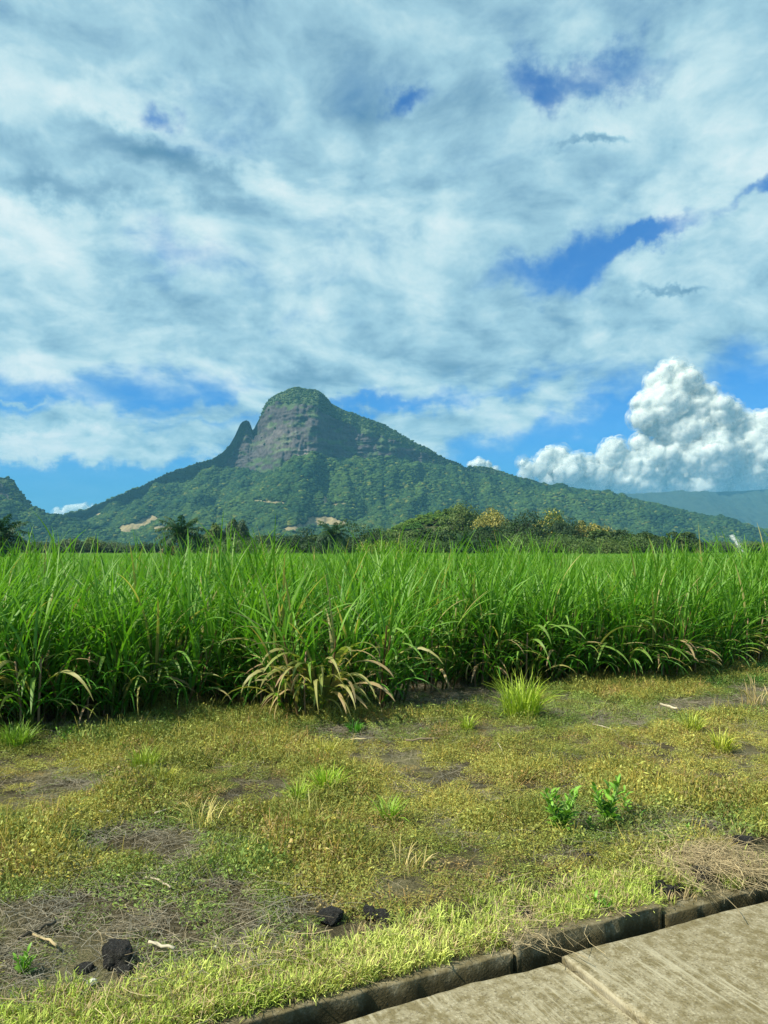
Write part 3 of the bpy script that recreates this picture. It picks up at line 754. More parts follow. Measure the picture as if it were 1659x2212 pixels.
# ------------------------------------------------------------------ trees
def leaf_cards(P, Nrm, size, r, aspect=1.0):
    """small folded leaf sprays at points P, tilted about directions Nrm -> V, Q"""
    n = len(P)
    Nrm = Nrm + r.normal(0, 0.45, (n, 3)); Nrm /= np.linalg.norm(Nrm, axis=1)[:, None]
    a = np.cross(Nrm, r.normal(size=(n, 3))); a /= np.linalg.norm(a, axis=1)[:, None]; b = np.cross(Nrm, a)
    sz = (size * (0.6 + 0.8 * r.random(n)))[:, None]
    V = np.stack([P - a * sz, P - b * sz * 0.55 * aspect + Nrm * sz * 0.15, P + a * sz, P + b * sz * 0.55 * aspect + Nrm * sz * 0.15], 1)
    return V.reshape(-1, 3), np.arange(n * 4).reshape(n, 4)
def crown_mesh(name, w, h, z0, lobes, nleaf, leafsize, cols, r, mat, flat=0.45, bloom=None, bloomfrac=0.0):
    mb = MB()
    C = []
    for k in range(lobes):
        q = r.random(3); ang = q[0] * 6.283; rad = math.sqrt(q[1]) * w * 0.36
        hz = z0 + h * (0.25 + 0.62 * q[2] * (1 - 0.55 * (rad / (w * 0.36)) ** 2))
        C.append((math.cos(ang) * rad, math.sin(ang) * rad, hz, w * (0.14 + 0.13 * r.random()), 0))
    per = nleaf // lobes
    for cx, cy_, cz, rr, _ in C:
        v = r.normal(size=(per, 3)); v /= np.linalg.norm(v, axis=1)[:, None]
        v[:, 2] = np.where(v[:, 2] < -0.3, -v[:, 2], v[:, 2])
        d = rr * (0.62 + 0.42 * r.random(per) ** 0.6)
        lump = 1 + 0.28 * fbm(v[:, 0] * 2.5 + cx, v[:, 1] * 2.5 + cy_, v[:, 2] * 2.5, 2, 0.5, 6)
        P = np.array([cx, cy_, cz]) + v * (d * lump)[:, None] * np.array([1, 1, flat / 0.5 * 0.62])
        V, Q = leaf_cards(P, v * 0.7 + np.array([0, 0, 0.55]), leafsize, r)
        t = np.clip(r.normal(0.5, 0.25, per) + r.normal(0, 0.15), 0, 1)[:, None]
        c = np.array(cols[0]) * (1 - t) + np.array(cols[1]) * t
        if bloom is not None:
            bl = (r.random(per) < bloomfrac * np.clip(v[:, 2] + 0.4, 0, 1))[:, None]; c = np.where(bl, np.array(bloom), c)
        mb.add(V, Q, None, np.repeat(c, 4, 0))
    return mb.mesh(name, mat), C
def trunk_mesh(name, C, z0, th, r, col=(0.07, 0.055, 0.04)):
    mb = MB()
    fork = np.array([r.normal(0, 0.1), r.normal(0, 0.1), z0 * 0.6 + 0.3])
    path = np.array([[0, 0, -0.3], [0.05, 0, fork[2] * 0.5], fork])
    V, Q, T_ = tube(path, [th * 1.25, th, th * 0.85], 7); mb.add(V, Q, T_, col)
    for c in C[:7]:
        e = np.array(c[:3]); mid = fork + (e - fork) * 0.5 + np.array([0, 0, 0.12 * np.linalg.norm(e - fork)]) * -0.6
        V, Q, T_ = tube(np.array([fork, mid, e]), [th * 0.6, th * 0.42, th * 0.16], 5); mb.add(V, Q, T_, col)
    return mb.mesh(name, M['bark'])
GREENS = {'dark': ((0.012, 0.035, 0.014), (0.045, 0.085, 0.022)), 'mid': ((0.022, 0.055, 0.016), (0.085, 0.13, 0.028)), 'olive': ((0.035, 0.065, 0.018), (0.11, 0.155, 0.035)),
          'yellow': ((0.07, 0.09, 0.025), (0.20, 0.20, 0.05)), 'lime': ((0.06, 0.11, 0.015), (0.20, 0.26, 0.03)), 'rust': ((0.09, 0.07, 0.03), (0.22, 0.15, 0.06)), 'grey': ((0.03, 0.06, 0.03), (0.09, 0.12, 0.055))}
TREES = [  # px centre, py top, width px, distance, tone, flatness, label
    (60, 1172, 50, 300, 'grey', .6, 'hazy rounded bush in the far line, nearest the left palm'),
    (105, 1175, 55, 310, 'dark', .55, 'dark low tree in the far line beyond the field, second from left'),
    (158, 1169, 52, 300, 'grey', .6, 'taller grey green tree in the far line left of the palm'),
    (195, 1167, 46, 320, 'olive', .6, 'olive tree with pointed top in the far line left of the palm'),
    (250, 1172, 70, 330, 'grey', .55, 'broad hazy tree in the far line beyond the field'),
    (318, 1174, 60, 320, 'dark', .55, 'dark low tree just left of the tall palm'),
    (8, 1183, 34, 105, 'rust', .6, 'rust brown shrub under the palm at left edge'),
    (372, 1170, 40, 128, 'rust', .6, 'dry brownish shrub beside the foot of the tall palm'),
    (440, 1163, 60, 180, 'olive', .5, 'olive bush directly right of the tall palm'),
    (472, 1146, 40, 240, 'olive', .8, 'small upright olive tree between palm and rounded grey tree'),
    (510, 1139, 42, 240, 'grey', .9, 'rounded grey green tree standing above the low grove'),
    (505, 1166, 110, 170, 'mid', .35, 'flat topped spreading green tree near the rounded grey tree'),
    (590, 1160, 120, 200, 'dark', .38, 'dark flat topped tree in the middle of the low grove'),
    (585, 1176, 100, 165, 'mid', .35, 'low spreading green tree in front of the dark flat topped one'),
    (655, 1154, 80, 210, 'dark', .45, 'dark tree just left of the second palm'),
    (700, 1172, 80, 165, 'dark', .45, 'dark low tree at the foot of the second palm'),
    (775, 1141, 90, 190, 'dark', .45, 'dark layered tree directly right of the second palm'),
    (812, 1170, 90, 150, 'lime', .5, 'bright yellow green round bush in front of the dark grove'),
    (838, 1150, 90, 200, 'mid', .42, 'green layered tree left of the wooded knoll'),
    (905, 1160, 110, 190, 'mid', .42, 'spreading green tree at the left foot of the knoll'),
    (1056, 1117, 66, 260, 'yellow', .75, 'pale yellow flowering tree on the shoulder of the knoll'),
    (1000, 1112, 80, 300, 'olive', .6, 'olive tree on the top of the wooded knoll'),
    (1040, 1150, 100, 190, 'dark', .45, 'dark tree in front of the knoll beside the shaggy palm'),
    (1120, 1127, 100, 220, 'dark', .45, 'tall dark layered tree right of the yellow flowering tree'),
    (1182, 1124, 70, 240, 'mid', .6, 'green tree with a yellowish crown tip on the grove skyline'),
    (1130, 1160, 110, 165, 'mid', .42, 'low green tree in front of the tall dark layered tree'),
    (1225, 1136, 80, 230, 'dark', .5, 'dark tree left of the two small yellow flowering trees'),
    (1258, 1142, 34, 250, 'yellow', .7, 'smaller yellow flowering tree at the right of the grove, left of a pair'),
    (1292, 1146, 60, 230, 'yellow', .7, 'wider yellow flowering tree at the right of the grove, right of a pair'),
    (1230, 1162, 110, 160, 'mid', .42, 'low spreading tree under the dark grove, right part'),
    (1310, 1166, 80, 170, 'olive', .45, 'olive low tree below the yellow flowering pair'),
    (1370, 1159, 100, 180, 'mid', .42, 'broad green tree near the right end of the grove'),
    (1425, 1166, 66, 175, 'dark', .5, 'very dark round tree ending the grove on the right'),
    (1478, 1184, 60, 230, 'rust', .5, 'low rusty orange bush between the grove and the grey bushes'),
    (1525, 1171, 80, 320, 'grey', .5, 'grey green bush left of the water jet'),
    (1572, 1174, 60, 330, 'grey', .5, 'pale bush right behind the water jet'),
    (1640, 1172, 80, 320, 'olive', .5, 'olive bush at the right edge of the far tree line'),
]
def build_trees():
    GREENS_ = {a: tuple(tuple(min(0.5, q * (1.0 if a == 'dark' else 1.3)) for q in c) for c in b) for a, b in GREENS.items()}
    for k, (px, py, wpx, dist, tone, flat, label) in enumerate(TREES):
        r = np.random.default_rng(100 + k)
        top = at(px, py, dist); w = wpx / F * dist * 1.32; H = max(CAMZ + (top[2] - CAMZ) * 1.4, 1.8)
        base = (top[0], dist, 0.0); z0 = H * (0.22 if H > 4 else 0.08)
        t = tag(empty('tree' if H > 4 else 'shrub', base), label, 'tree' if H > 4 else 'shrub', 'trees beyond the cane field')
        nl = int(np.clip(w * H * 60, 900, 5200)); ls = 0.00105 * dist
        bl, bf = ((0.34, 0.30, 0.07), 0.45) if tone == 'yellow' else (None, 0)
        if 'crown tip' in label: bl, bf = (0.40, 0.36, 0.06), 0.25
        lob = int(np.clip(w * 1.6, 8, 22))
        me, C = crown_mesh('crown', w * 1.05, H - z0, z0, lob, nl, ls, GREENS_[tone], r, M['tree'], flat, bl, bf)
        V = np.zeros(len(me.vertices) * 3, np.float32); me.vertices.foreach_get('co', V); V = V.reshape(-1, 3)
        V[:, 2] = z0 * 0.6 + (V[:, 2] - V[:, 2].min()) / (V[:, 2].max() - V[:, 2].min()) * (H * 1.02 - z0 * 0.6)
        me.vertices.foreach_set('co', V.ravel()); me.update()
        obj('crown', me, t); obj('trunk', trunk_mesh('trunk', C, z0 + 0.2 * H, 0.06 + 0.018 * H, r), t)
build_trees()

# knoll and the wood that reads as one mass behind the single trees
def build_wood():
    xs = np.linspace(-40, 240, 90); ys = np.linspace(255, 480, 60)
    X, Y = np.meshgrid(xs, ys, indexing='ij')
    def kz(X, Y):
        a = (X - 24) / 26.0; b = (Y - 350) / 55.0
        z = 13.5 * np.exp(-(a * a + b * b)) + 8 * np.exp(-(((X - 62) / 46.0) ** 2 + ((Y - 350) / 55.0) ** 2))
        return z + 0.8 * fbm(X / 14, Y / 14, 0, 3, 0.5, 5) * np.clip(z / 5, 0, 1) - 0.3
    V = np.stack([X, Y, kz(X, Y)], -1).reshape(-1, 3); m = len(ys)
    i, j = np.meshgrid(np.arange(len(xs) - 1), np.arange(m - 1), indexing='ij'); a = (i * m + j).ravel()
    me = make_mesh('knoll', V, np.stack([a, a + m, a + m + 1, a + 1], -1), M['mountain'], np.tile([0.05, 0.06, 0.025], (len(V), 1)), True)
    kind(obj('knoll', me), 'structure')
    protos = []
    for k in range(5):
        r = np.random.default_rng(300 + k)
        me, _ = crown_mesh('wood_crown', 2.0, 1.5, 0.0, 9, 900, 0.085, ((0.45,) * 3, (1.15,) * 3), r, M['tree_i'], 0.45)
        protos.append(me)
    r = np.random.default_rng(55); P, S_, C_ = [], [], []
    for k in range(620):
        x = r.uniform(-14, 95); y = r.uniform(268, 400); z = float(kz(np.array(x), np.array(y)))
        if z < 1.5: continue
        s = r.uniform(2.2, 4.2); P.append((x, y, z - 0.4)); S_.append((s, s, s * r.uniform(.6, .9)))
        q = r.random(); C_.append(np.array([0.055, 0.15, 0.03]) * (1 - q) + np.array([0.18, 0.28, 0.05]) * q)
    for k in range(520):
        px = r.uniform(425, 1490); dd = r.uniform(205, 300); x = (px - CX) / F * dd
        s = r.uniform(1.6, 2.9) * (1.6 if px > 850 else 1.3 if px > 650 else 1.0); P.append((x, dd, 0.0)); S_.append((s * 1.3, s * 1.3, s * r.uniform(.9, 1.5)))
        q = r.random(); C_.append(np.array([0.018, 0.048, 0.018]) * (1 - q) + np.array([0.075, 0.125, 0.03]) * q)
    for k in range(260):
        px = r.choice([r.uniform(-60, 430), r.uniform(1480, 1760)]); dd = r.uniform(320, 420); x = (px - CX) / F * dd
        s = r.uniform(1.7, 3.0); P.append((x, dd, 0.0)); S_.append((s * 1.4, s * 1.4, s * r.uniform(.8, 1.3)))
        q = r.random(); C_.append(np.array([0.04, 0.085, 0.04]) * (1 - q) + np.array([0.12, 0.17, 0.06]) * q)
    n = len(P); rot = np.zeros((n, 3)); rot[:, 2] = r.random(n) * 6.28
    o = scatter('woodland', P, rot, S_, r.integers(0, 5, n), np.array(C_), protos)
    tag(o, 'thick mass of trees covering the knoll and backing the grove', 'woodland')
build_wood()

# ------------------------------------------------------------------ palms
def frond_mesh(L, droop, r, k):
    n = 15; q = np.linspace(0, 1, n); th = R(12) + droop * q ** 1.25
    dx = np.sin(th) * L / n; dz = np.cos(th) * L / n
    x = np.concatenate([[0], np.cumsum(dx)[:-1]]); z = np.concatenate([[0], np.cumsum(dz)[:-1]])
    path = np.stack([x, np.zeros(n), z], -1); mb = MB()
    V, Q, T_ = tube(path, np.linspace(0.05, 0.012, n), 4); mb.add(V, Q, T_, (0.09, 0.12, 0.03))
    for i in np.arange(2.0, n - 1, 0.28):
        i0 = int(i); f = i - i0; p = path[i0] * (1 - f) + path[min(i0 + 1, n - 1)] * f
        s = i / n; l = 0.85 * math.sin(math.pi * min(1, 0.18 + s * 0.85)) ** 0.7 * (0.8 + 0.4 * r.random()); tdir = np.array([math.sin(th[i0]), 0, math.cos(th[i0])])
        for sd in (-1, 1):
            d0 = np.array([0, sd, 0]) * 0.8 + tdir * 0.55 + np.array([0, 0, r.normal(-0.1, 0.25)]); d0 /= np.linalg.norm(d0)
            m = p + d0 * l * 0.5; e = p + d0 * l * 0.85 + np.array([0, 0, -0.42 * l]); wv = tdir * 0.035
            c = np.array([0.02, 0.055, 0.022]) * (0.7 + r.random() * 1.3)
            mb.add([p - wv, p + wv, m + wv * 1.2, m - wv * 1.2, e], [(0, 1, 2, 3)], [(3, 2, 4)], c)
    return mb.mesh('frond_%d' % k, M['tree'])
def build_palms():
    r = np.random.default_rng(9)
    FR = [frond_mesh(3.6, R(d), r, k) for k, d in enumerate((55, 85, 110, 130))]
    dead = []
    for px, pt, dist, lab, sc, seed in ((391, 1106, 118, 'tall dark green feather palm standing alone left of the grove', 1.40, 1), (720, 1120, 150, 'second feather palm, pale fronds, in front of the bare earth patch', 1.25, 2),
                                  (2, 1110, 105, 'feather palm cut off by the left edge of the picture', 1.35, 3), (1000, 1146, 170, 'shaggy dark palm sunk in the grove before the knoll', 1.2, 4)):
        q = np.random.default_rng(seed); top = at(px, pt, dist); hz = top[2] - 2.7 * sc
        t = tag(empty('palm_tree', (top[0], dist, 0)), lab, 'palm tree', 'palms at the far edge of the field')
        path = np.array([[0, 0, -0.3], [0.08, 0, hz * 0.5], [0.02, 0, hz]]); V, Q, T_ = tube(path, [0.30, 0.24, 0.2], 8)
        mb = MB(); mb.add(V, Q, T_, (0.10, 0.085, 0.065))
        for k in range(10): 
            zc = hz * (k + 0.5) / 10; V, Q, T_ = tube(np.array([[0.05, 0, zc], [0.05, 0, zc + 0.06]]), [0.29, 0.28], 8); mb.add(V, Q, T_, (0.06, 0.05, 0.04))
        obj('trunk', mb.mesh('trunk', M['bark']), t)
        for k in range(24):
            o = obj('frond', FR[int(min(3, k / 6))], t, (0.02, 0, hz - 0.05 * (k // 6)))
            o.rotation_euler = (q.normal(0, 0.1), R(6 + 3.4 * k * 0.9), k * 2.399 + q.normal(0, 0.2)); s = sc * (0.85 + 0.3 * q.random()); o.scale = (s, s, s)
build_palms()

# ------------------------------------------------------------------ sugarcane
def blade(az, th0, L, W, curve, pw, r, n=9, base=(0, 0, 0), twist=0.0, wide=2):
    """one arching cane leaf: vertices, quads, position along the leaf"""
    q = np.linspace(0, 1, n + 1); th = th0 + curve * q ** pw
    d = np.stack([np.sin(th), np.zeros(n + 1), np.cos(th)], -1)
    P = np.concatenate([[np.zeros(3)], np.cumsum((d[:-1] + d[1:]) * 0.5 * L / n, 0)])
    sway = 0.06 * L * r.normal() * q ** 2; P[:, 1] += sway
    w = W * 0.5 * np.clip(q * 5 + 0.45, 0, 1) * (1 - q ** 2.2) ** 0.75 + 0.001
    nr = np.stack([np.cos(th), np.zeros(n + 1), -np.sin(th)], -1); si = np.array([0, 1.0, 0])
    tw = twist * q
    sv = np.cos(tw)[:, None] * si + np.sin(tw)[:, None] * nr
    if wide == 2:
        A = np.stack([P + sv * w[:, None] - nr * 0.25 * w[:, None] * -1, P, P - sv * w[:, None] + nr * 0.25 * w[:, None]], 1); m = 3
    else: A = np.stack([P + sv * w[:, None], P - sv * w[:, None]], 1); m = 2
    V = A.reshape(-1, 3); ca, sa = math.cos(az), math.sin(az)
    V = np.stack([V[:, 0] * ca - V[:, 1] * sa, V[:, 0] * sa + V[:, 1] * ca, V[:, 2]], -1) + np.array(base)
    Q = []
    for i in range(n):
        for j in range(m - 1): a = i * m + j; Q.append((a, a + 1, a + m + 1, a + m))
    return V, Q, np.repeat(q, m)
G1, G2, G3 = np.array([0.062, 0.205, 0.020]), np.array([0.180, 0.350, 0.030]), np.array([0.30, 0.30, 0.06])
DRY = np.array([0.42, 0.30, 0.14])
def cane_col(r, q, age):
    """age 0 young bright .. 1 old; tips of old leaves bleach"""
    t = np.clip(0.62 - 0.55 * age + r.normal(0, 0.16), 0, 1)
    c = G1 * (1 - t) + G2 * t
    c = np.tile(c, (len(q), 1))
    if age > 0.65 and r.random() < 0.35:
        k = sstep(r.uniform(0.2, 0.8), 1.0, q)[:, None]; c = c * (1 - k) + (G3 if r.random() < 0.6 else DRY) * k
    if r.random() < 0.05 * (0.3 + age): c = c * 0.4 + DRY * 0.7
    return c * (0.85 + 0.3 * r.random())
def cane_mesh(name, mat, seed, shoots=9, per=9, spread=0.36, seg=9, H=1.0, Wm=0.042, wide=2, dry=0.0, stalk=True, fan=1.0):
    r = np.random.default_rng(seed); mb = MB()
    for k in range(shoots):
        a = r.random() * 6.283; rad = spread * math.sqrt(r.random()); bx, by = math.cos(a) * rad, math.sin(a) * rad
        lean = 0.16 * fan * rad / max(spread, 0.01) + 0.05 * r.random(); hs = H * r.uniform(0.75, 1.2)
        if stalk:
            p = np.array([[bx, by, -0.05], [bx + math.cos(a) * lean * hs * 0.5, by + math.sin(a) * lean * hs * 0.5, hs * 0.5], [bx + math.cos(a) * lean * hs, by + math.sin(a) * lean * hs, hs]])
            V, Q, T_ = tube(p, [0.015, 0.014, 0.009], 4, False); mb.add(V, Q, None, (0.09, 0.12, 0.03) if r.random() > 0.3 else (0.20, 0.13, 0.06))
        for j in range(per):
            f = (j + 0.5 * r.random()) / per              # 0 lowest leaf .. 1 top
            z = hs * (0.10 + 0.88 * f); bp = (bx + math.cos(a) * lean * z, by + math.sin(a) * lean * z, z)
            az = a + r.normal(0, 1.25) if f < 0.5 else r.random() * 6.283
            age = 1 - f
            L = r.uniform(0.85, 1.25) * (1.14 if f > 0.35 else 0.85)
            th0 = R(4 + 26 * age ** 1.4 + 6 * abs(r.normal())); cv = R(10 + 112 * age ** 1.25 * r.uniform(0.5, 1.25) + 15 * abs(r.normal()))
            V, Q, q = blade(az, th0, L, Wm * r.uniform(0.7, 1.25), cv, r.uniform(1.3, 2.4), r, seg, bp, r.normal(0, 0.9), wide)
            c = cane_col(r, q, age)
            if dry > 0 and r.random() < dry * (0.35 + age): c = c * 0.35 + DRY * 0.75 * (0.7 + 0.6 * r.random())
            mb.add(V, Q, None, c)
    return mb.mesh(name, mat)

# single big leaves, shared between the front clumps
def build_cane():
    r = np.random.default_rng(21)
    bigG, bigY = [], []
    for k in range(7):
        for lst, dryq in ((bigG, 0), (bigY, 1)):
            V, Q, q = blade(0, R(r.uniform(18, 42)), r.uniform(1.0, 1.35), r.uniform(0.052, 0.072), R(r.uniform(85, 135)), r.uniform(1.1, 1.9), r, 10, (0, 0, 0), r.normal(0, 0.7))
            c = np.tile(np.array([0.12, 0.24, 0.035]) * r.uniform(0.8, 1.4) + np.array([.05, .05, .02]), (len(q), 1))
            if dryq:
                pal = (np.array([0.34, 0.33, 0.12]), np.array([0.44, 0.33, 0.17]), np.array([0.26, 0.30, 0.08]), np.array([0.36, 0.24, 0.14]))[k % 4]
                kk = sstep(-0.3, 0.5, q)[:, None]; c = c * (1 - kk) + pal * kk
            lst.append(make_mesh('leaf', V, Q, M['cane'], c))
    near = [cane_mesh('foliage_%d' % k, M['cane'], 700 + k, 24, 12, 0.44, 9, 1.12, 0.027, fan=1.5) for k in range(5)]
    dry = cane_mesh('foliage_dry', M['cane'], 777, 18, 12, 0.46, 9, 1.10, 0.030, dry=0.34, fan=1.6)
    stalks = []
    for k in range(3):
        V, Q, T_ = tube(np.array([[0, 0, -0.05], [0.03, 0, 0.3], [0.02 + 0.05 * k, 0, 0.65], [0.12 * k, 0, 0.95]]), [0.016, 0.015, 0.014, 0.011], 6)
        stalks.append(make_mesh('stalk', V, [np.array(Q), np.array(T_)], M['straw'], np.tile([0.24, 0.16, 0.09], (len(V), 1))))
    clumps = [(-70, 1592, 1.02, 0, 'sugarcane clump half cut off by the left edge, left of the bleached one', 6),
        (62, 1585, 1.00, 1, 'sugarcane clump at the left edge with bleached hanging leaves at its foot', 22),
        (215, 1562, 1.02, 0, 'tall sugarcane clump between the left edge clump and the dark gap', 13),
        (330, 1545, 1.06, 0, 'large upright green sugarcane clump left of the first dark gap', 18),
        (470, 1516, 0.98, 0, 'shaded sugarcane clump set back in the gap left of the straw coloured one', 8),
        (575, 1532, 1.03, 0, 'green sugarcane clump touching the straw leaved one on its left', 14),
        (690, 1553, 1.00, 2, 'sugarcane clump nearest the road with many straw coloured drooping leaves', 46),
        (800, 1528, 1.00, 0, 'sugarcane clump right of the straw leaved one, arching over dark soil', 18),
        (925, 1486, 1.04, 0, 'sugarcane clump set back beside the shaded bare soil', 14),
        (1035, 1480, 1.02, 1, 'sugarcane clump with a few brown dead leaves left of the bright grass tuft', 18),
        (1125, 1480, 1.00, 0, 'sugarcane clump directly behind the bright yellow green grass tuft', 12),
        (1225, 1474, 1.05, 0, 'sugarcane clump just right of the bright yellow green grass tuft', 14),
        (1330, 1468, 1.03, 0, 'sugarcane clump behind the bare soil right of the grass tuft', 14),
        (1420, 1464, 0.98, 1, 'sugarcane clump with arching bleached leaves right of centre', 18),
        (1510, 1456, 1.00, 0, 'sugarcane clump left of the green turf at the right', 12),
        (1600, 1440, 1.02, 1, 'sugarcane clump behind the green turf with hanging yellowed leaves', 18),
        (1690, 1424, 1.02, 0, 'sugarcane clump cut off by the right edge', 4)]
    centers = []
    for k, (px, py, sc, typ, lab, nl) in enumerate(clumps):
        p = gnd(px, py); p[1] += 0.12; z = float(gz(p[0], p[1])); centers.append(p[:2])
        t = tag(empty('sugarcane_clump', (p[0], p[1], z - 0.02)), lab, 'sugarcane', 'sugarcane clumps along the field edge')
        o = obj('foliage', dry if typ == 2 else near[k % 5], t, (0, 0, 0), r.random() * 6.28); sc *= 0.95; o.scale = (sc * 1.26, sc * 1.26, sc); kind(o, 'stuff')
        for j in range(nl):
            src = bigY if (typ == 2 and r.random() < 0.8) or (typ == 1 and r.random() < 0.6) or r.random() < 0.12 else bigG
            a = -math.pi / 2 + r.normal(0, 0.95); rr = 0.34 * math.sqrt(r.random())
            zl = r.uniform(0.12, 0.6) if src is bigY else r.uniform(0.2, 0.95)
            if typ == 2 and j < 30: zl = r.uniform(0.12, 0.62); a = -math.pi / 2 + 0.2 + r.normal(0, 0.75)
            o = obj('leaf', src[int(r.integers(0, 7))], t, (math.cos(a) * rr, math.sin(a) * rr, zl)); o.rotation_euler = (r.normal(0, 0.12), R(r.uniform(-6, 18)), a)
            s = r.uniform(0.7, 1.15); o.scale = (s, s * (1.3 if typ == 2 else 1.05), s)
        for j in range(2 if typ else 1):
            a = -math.pi / 2 + r.normal(0, 0.8); obj('stalk', stalks[int(r.integers(0, 3))], t, (math.cos(a) * 0.38, math.sin(a) * 0.38, 0), a)
    centers = np.array(centers)
    # the field behind: nobody could count it
    P, S_, Vr, C_ = [], [], [], []
    def tone(n, x, y):
        q = np.clip(0.5 + 0.55 * fbm(x / 3.0, y / 3.0, 0, 3, 0.5, 14) + r.normal(0, 0.15, n), 0, 1)[:, None]
        return np.array([0.80, 0.86, 0.9]) * (1 - q) + np.array([1.3, 1.18, 1.0]) * q
    s, t = np.meshgrid(np.arange(-9.5, 19, 0.62), np.arange(T_CANE + 1.0, T_CANE + 6.5, 0.60), indexing='ij'); s, t = s.ravel(), t.ravel()
    s = s + r.normal(0, 0.13, len(s)); t = t + r.normal(0, 0.13, len(t)); w = st2w(s, t)
    okd = np.min(np.hypot(w[:, None, 0] - centers[None, :, 0], w[:, None, 1] - centers[None, :, 1]), 1) > 0.42
    px, _ = to_px(np.stack([w[:, 0], w[:, 1], np.zeros(len(w))], -1))
    ragged = (fbm(s * 0.9, 2.2, 0, 3, 0.6, 123) * 1.9 + 0.1 > (t - T_CANE - 1.0)) & (t < T_CANE + 2.1)
    gap = ragged | (np.abs(px - 455) < 34) & (t < T_CANE + 1.3) | (np.abs(px - 868) < 26) & (t < T_CANE + 1.2)
    ok = okd & ~gap & (np.abs(w[:, 0]) < 0.66 * w[:, 1] + 2.5); w = w[ok]; n = len(w)
    hh = 0.91 + 0.30 * fbm(w[:, 0] / 0.9, w[:, 1] / 0.9, 0, 2, 0.5, 4) + r.normal(0, 0.06, n)
    P.append(np.column_stack([w, gz(w[:, 0], w[:, 1])])); S_.append(np.stack([hh * 1.03] * 3, -1)); Vr.append(r.integers(0, 6, n)); C_.append(tone(n, w[:, 0], w[:, 1]))
    # middle distance
    s, t = np.meshgrid(np.arange(-30, 50, 1.0), np.arange(T_CANE + 6.6, 46, 1.0), indexing='ij'); s, t = s.ravel() + r.normal(0, .25, s.size), t.ravel() + r.normal(0, .25, s.size); w = st2w(s, t)
    ok = np.abs(w[:, 0]) < 0.62 * w[:, 1] + 4; w = w[ok]; n = len(w); hh = (0.86 - 0.12 * sstep(17, 40, w[:, 1])) * (1.0 + 0.08 * fbm(w[:, 0] / 3, w[:, 1] / 3, 0, 2, 0.5, 4) + r.normal(0, 0.05, n))
    P.append(np.column_stack([w, np.zeros(n)])); S_.append(np.stack([hh] * 3, -1)); Vr.append(6 + r.integers(0, 4, n)); C_.append(tone(n, w[:, 0], w[:, 1]))
    # far
    s, t = np.meshgrid(np.arange(-130, 160, 2.4), np.arange(46, 210, 2.4), indexing='ij'); s, t = s.ravel() + r.normal(0, .6, s.size), t.ravel() + r.normal(0, .6, s.size); w = st2w(s, t)
    ok = (np.abs(w[:, 0]) < 0.60 * w[:, 1] + 6) & (w[:, 1] > 38); w = w[ok]; n = len(w); hh = 0.72 + r.normal(0, 0.02, n)
    P.append(np.column_stack([w, np.zeros(n)])); S_.append(np.stack([hh] * 3, -1)); Vr.append(10 + r.integers(0, 3, n)); C_.append(tone(n, w[:, 0] / 4, w[:, 1] / 4) * 1.08)
    protos = [cane_mesh('cane_%d' % k, M['cane_i'], 800 + k, 16, 10, 0.40, 8, 1.12, 0.029) for k in range(6)]
    protos += [cane_mesh('cane_mid_%d' % k, M['cane_i'], 820 + k, 44, 6, 0.75, 5, 1.05, 0.028, 1, stalk=False) for k in range(4)]
    protos += [cane_mesh('cane_far_%d' % k, M['cane_i'], 840 + k, 80, 5, 1.9, 4, 1.00, 0.06, 1, stalk=False) for k in range(3)]
    o = scatter('sugarcane_field', np.concatenate(P), np.column_stack([np.zeros((sum(map(len, P)), 2)), r.random(sum(map(len, P))) * 6.28]), np.concatenate(S_), np.concatenate(Vr), np.concatenate(C_), protos)
    tag(o, 'wide field of tall green sugarcane behind the front clumps', 'sugarcane field')
build_cane()

# ------------------------------------------------------------------ verge: ground cover, straw, grass
STONES = [(245, 2108, 72, 0.85, 'largest black basalt stone, lower left of the verge'), (266, 2126, 36, 0.8, 'small black stone leaning against the largest one, lower left'),
    (712, 2012, 58, 0.62, 'flat dark stone left of a pair behind the kerb grass'), (797, 1996, 40, 0.85, 'upright dark stone, left of a touching pair behind the kerb grass'), (826, 2002, 46, 0.7, 'rounded dark stone, right of a touching pair behind the kerb grass'),
    (1517, 1905, 54, 0.72, 'largest dark stone on the straw near the right kerb'), (1427, 1926, 34, 0.8, 'dark stone at the top of the small heap by the right kerb'), (1450, 1934, 30, 0.8, 'dark stone at the right of the small heap by the right kerb'),
    (1412, 1944, 28, 0.9, 'lowest dark stone of the small heap by the right kerb'), (1470, 1926, 24, 0.8, 'small dark stone between the heap and the largest right stone'), (1274, 1872, 26, 0.8, 'small black stone in the weeds below the leafy plants'),
    (1292, 1864, 18, 0.8, 'tiny black stone touching the one below the leafy plants'), (1612, 1838, 42, 0.6, 'bluish dark stone half sunk in weeds at the right'), (1658, 1872, 28, 0.7, 'dark stone cut off by the right edge'),
    (178, 2120, 40, 0.5, 'flat dark stone left of the largest basalt stone'), (1000, 1998, 22, 0.6, 'small low stone in the kerb grass near the middle'), (1140, 1986, 30, 0.6, 'dark crumbly stone at the fringe left of the bright kerb weed')]
KEEP = []
for px, py, w, sq, lab in STONES:
    p = gnd(px, py); rad = w / 2 / F * math.hypot(p[1], CAMZ) * 1.05; KEEP.append((p[0], p[1] - rad * 0.6, rad * 1.75))
for px, py, w in ((1213, 1808, 60), (1312, 1795, 50), (708, 1722, 40), (644, 1748, 18), (840, 1786, 24), (1130, 1558, 70), (308, 1675, 40), (50, 2125, 36), (140, 1622, 36), (1296, 1978, 40), (1276, 1800, 22), (1386, 1792, 22), (1488, 1818, 20)):
    p = gnd(px, py); KEEP.append((p[0], p[1], w / 2 / F * math.hypot(p[1], CAMZ)))
KEEP = np.array(KEEP)
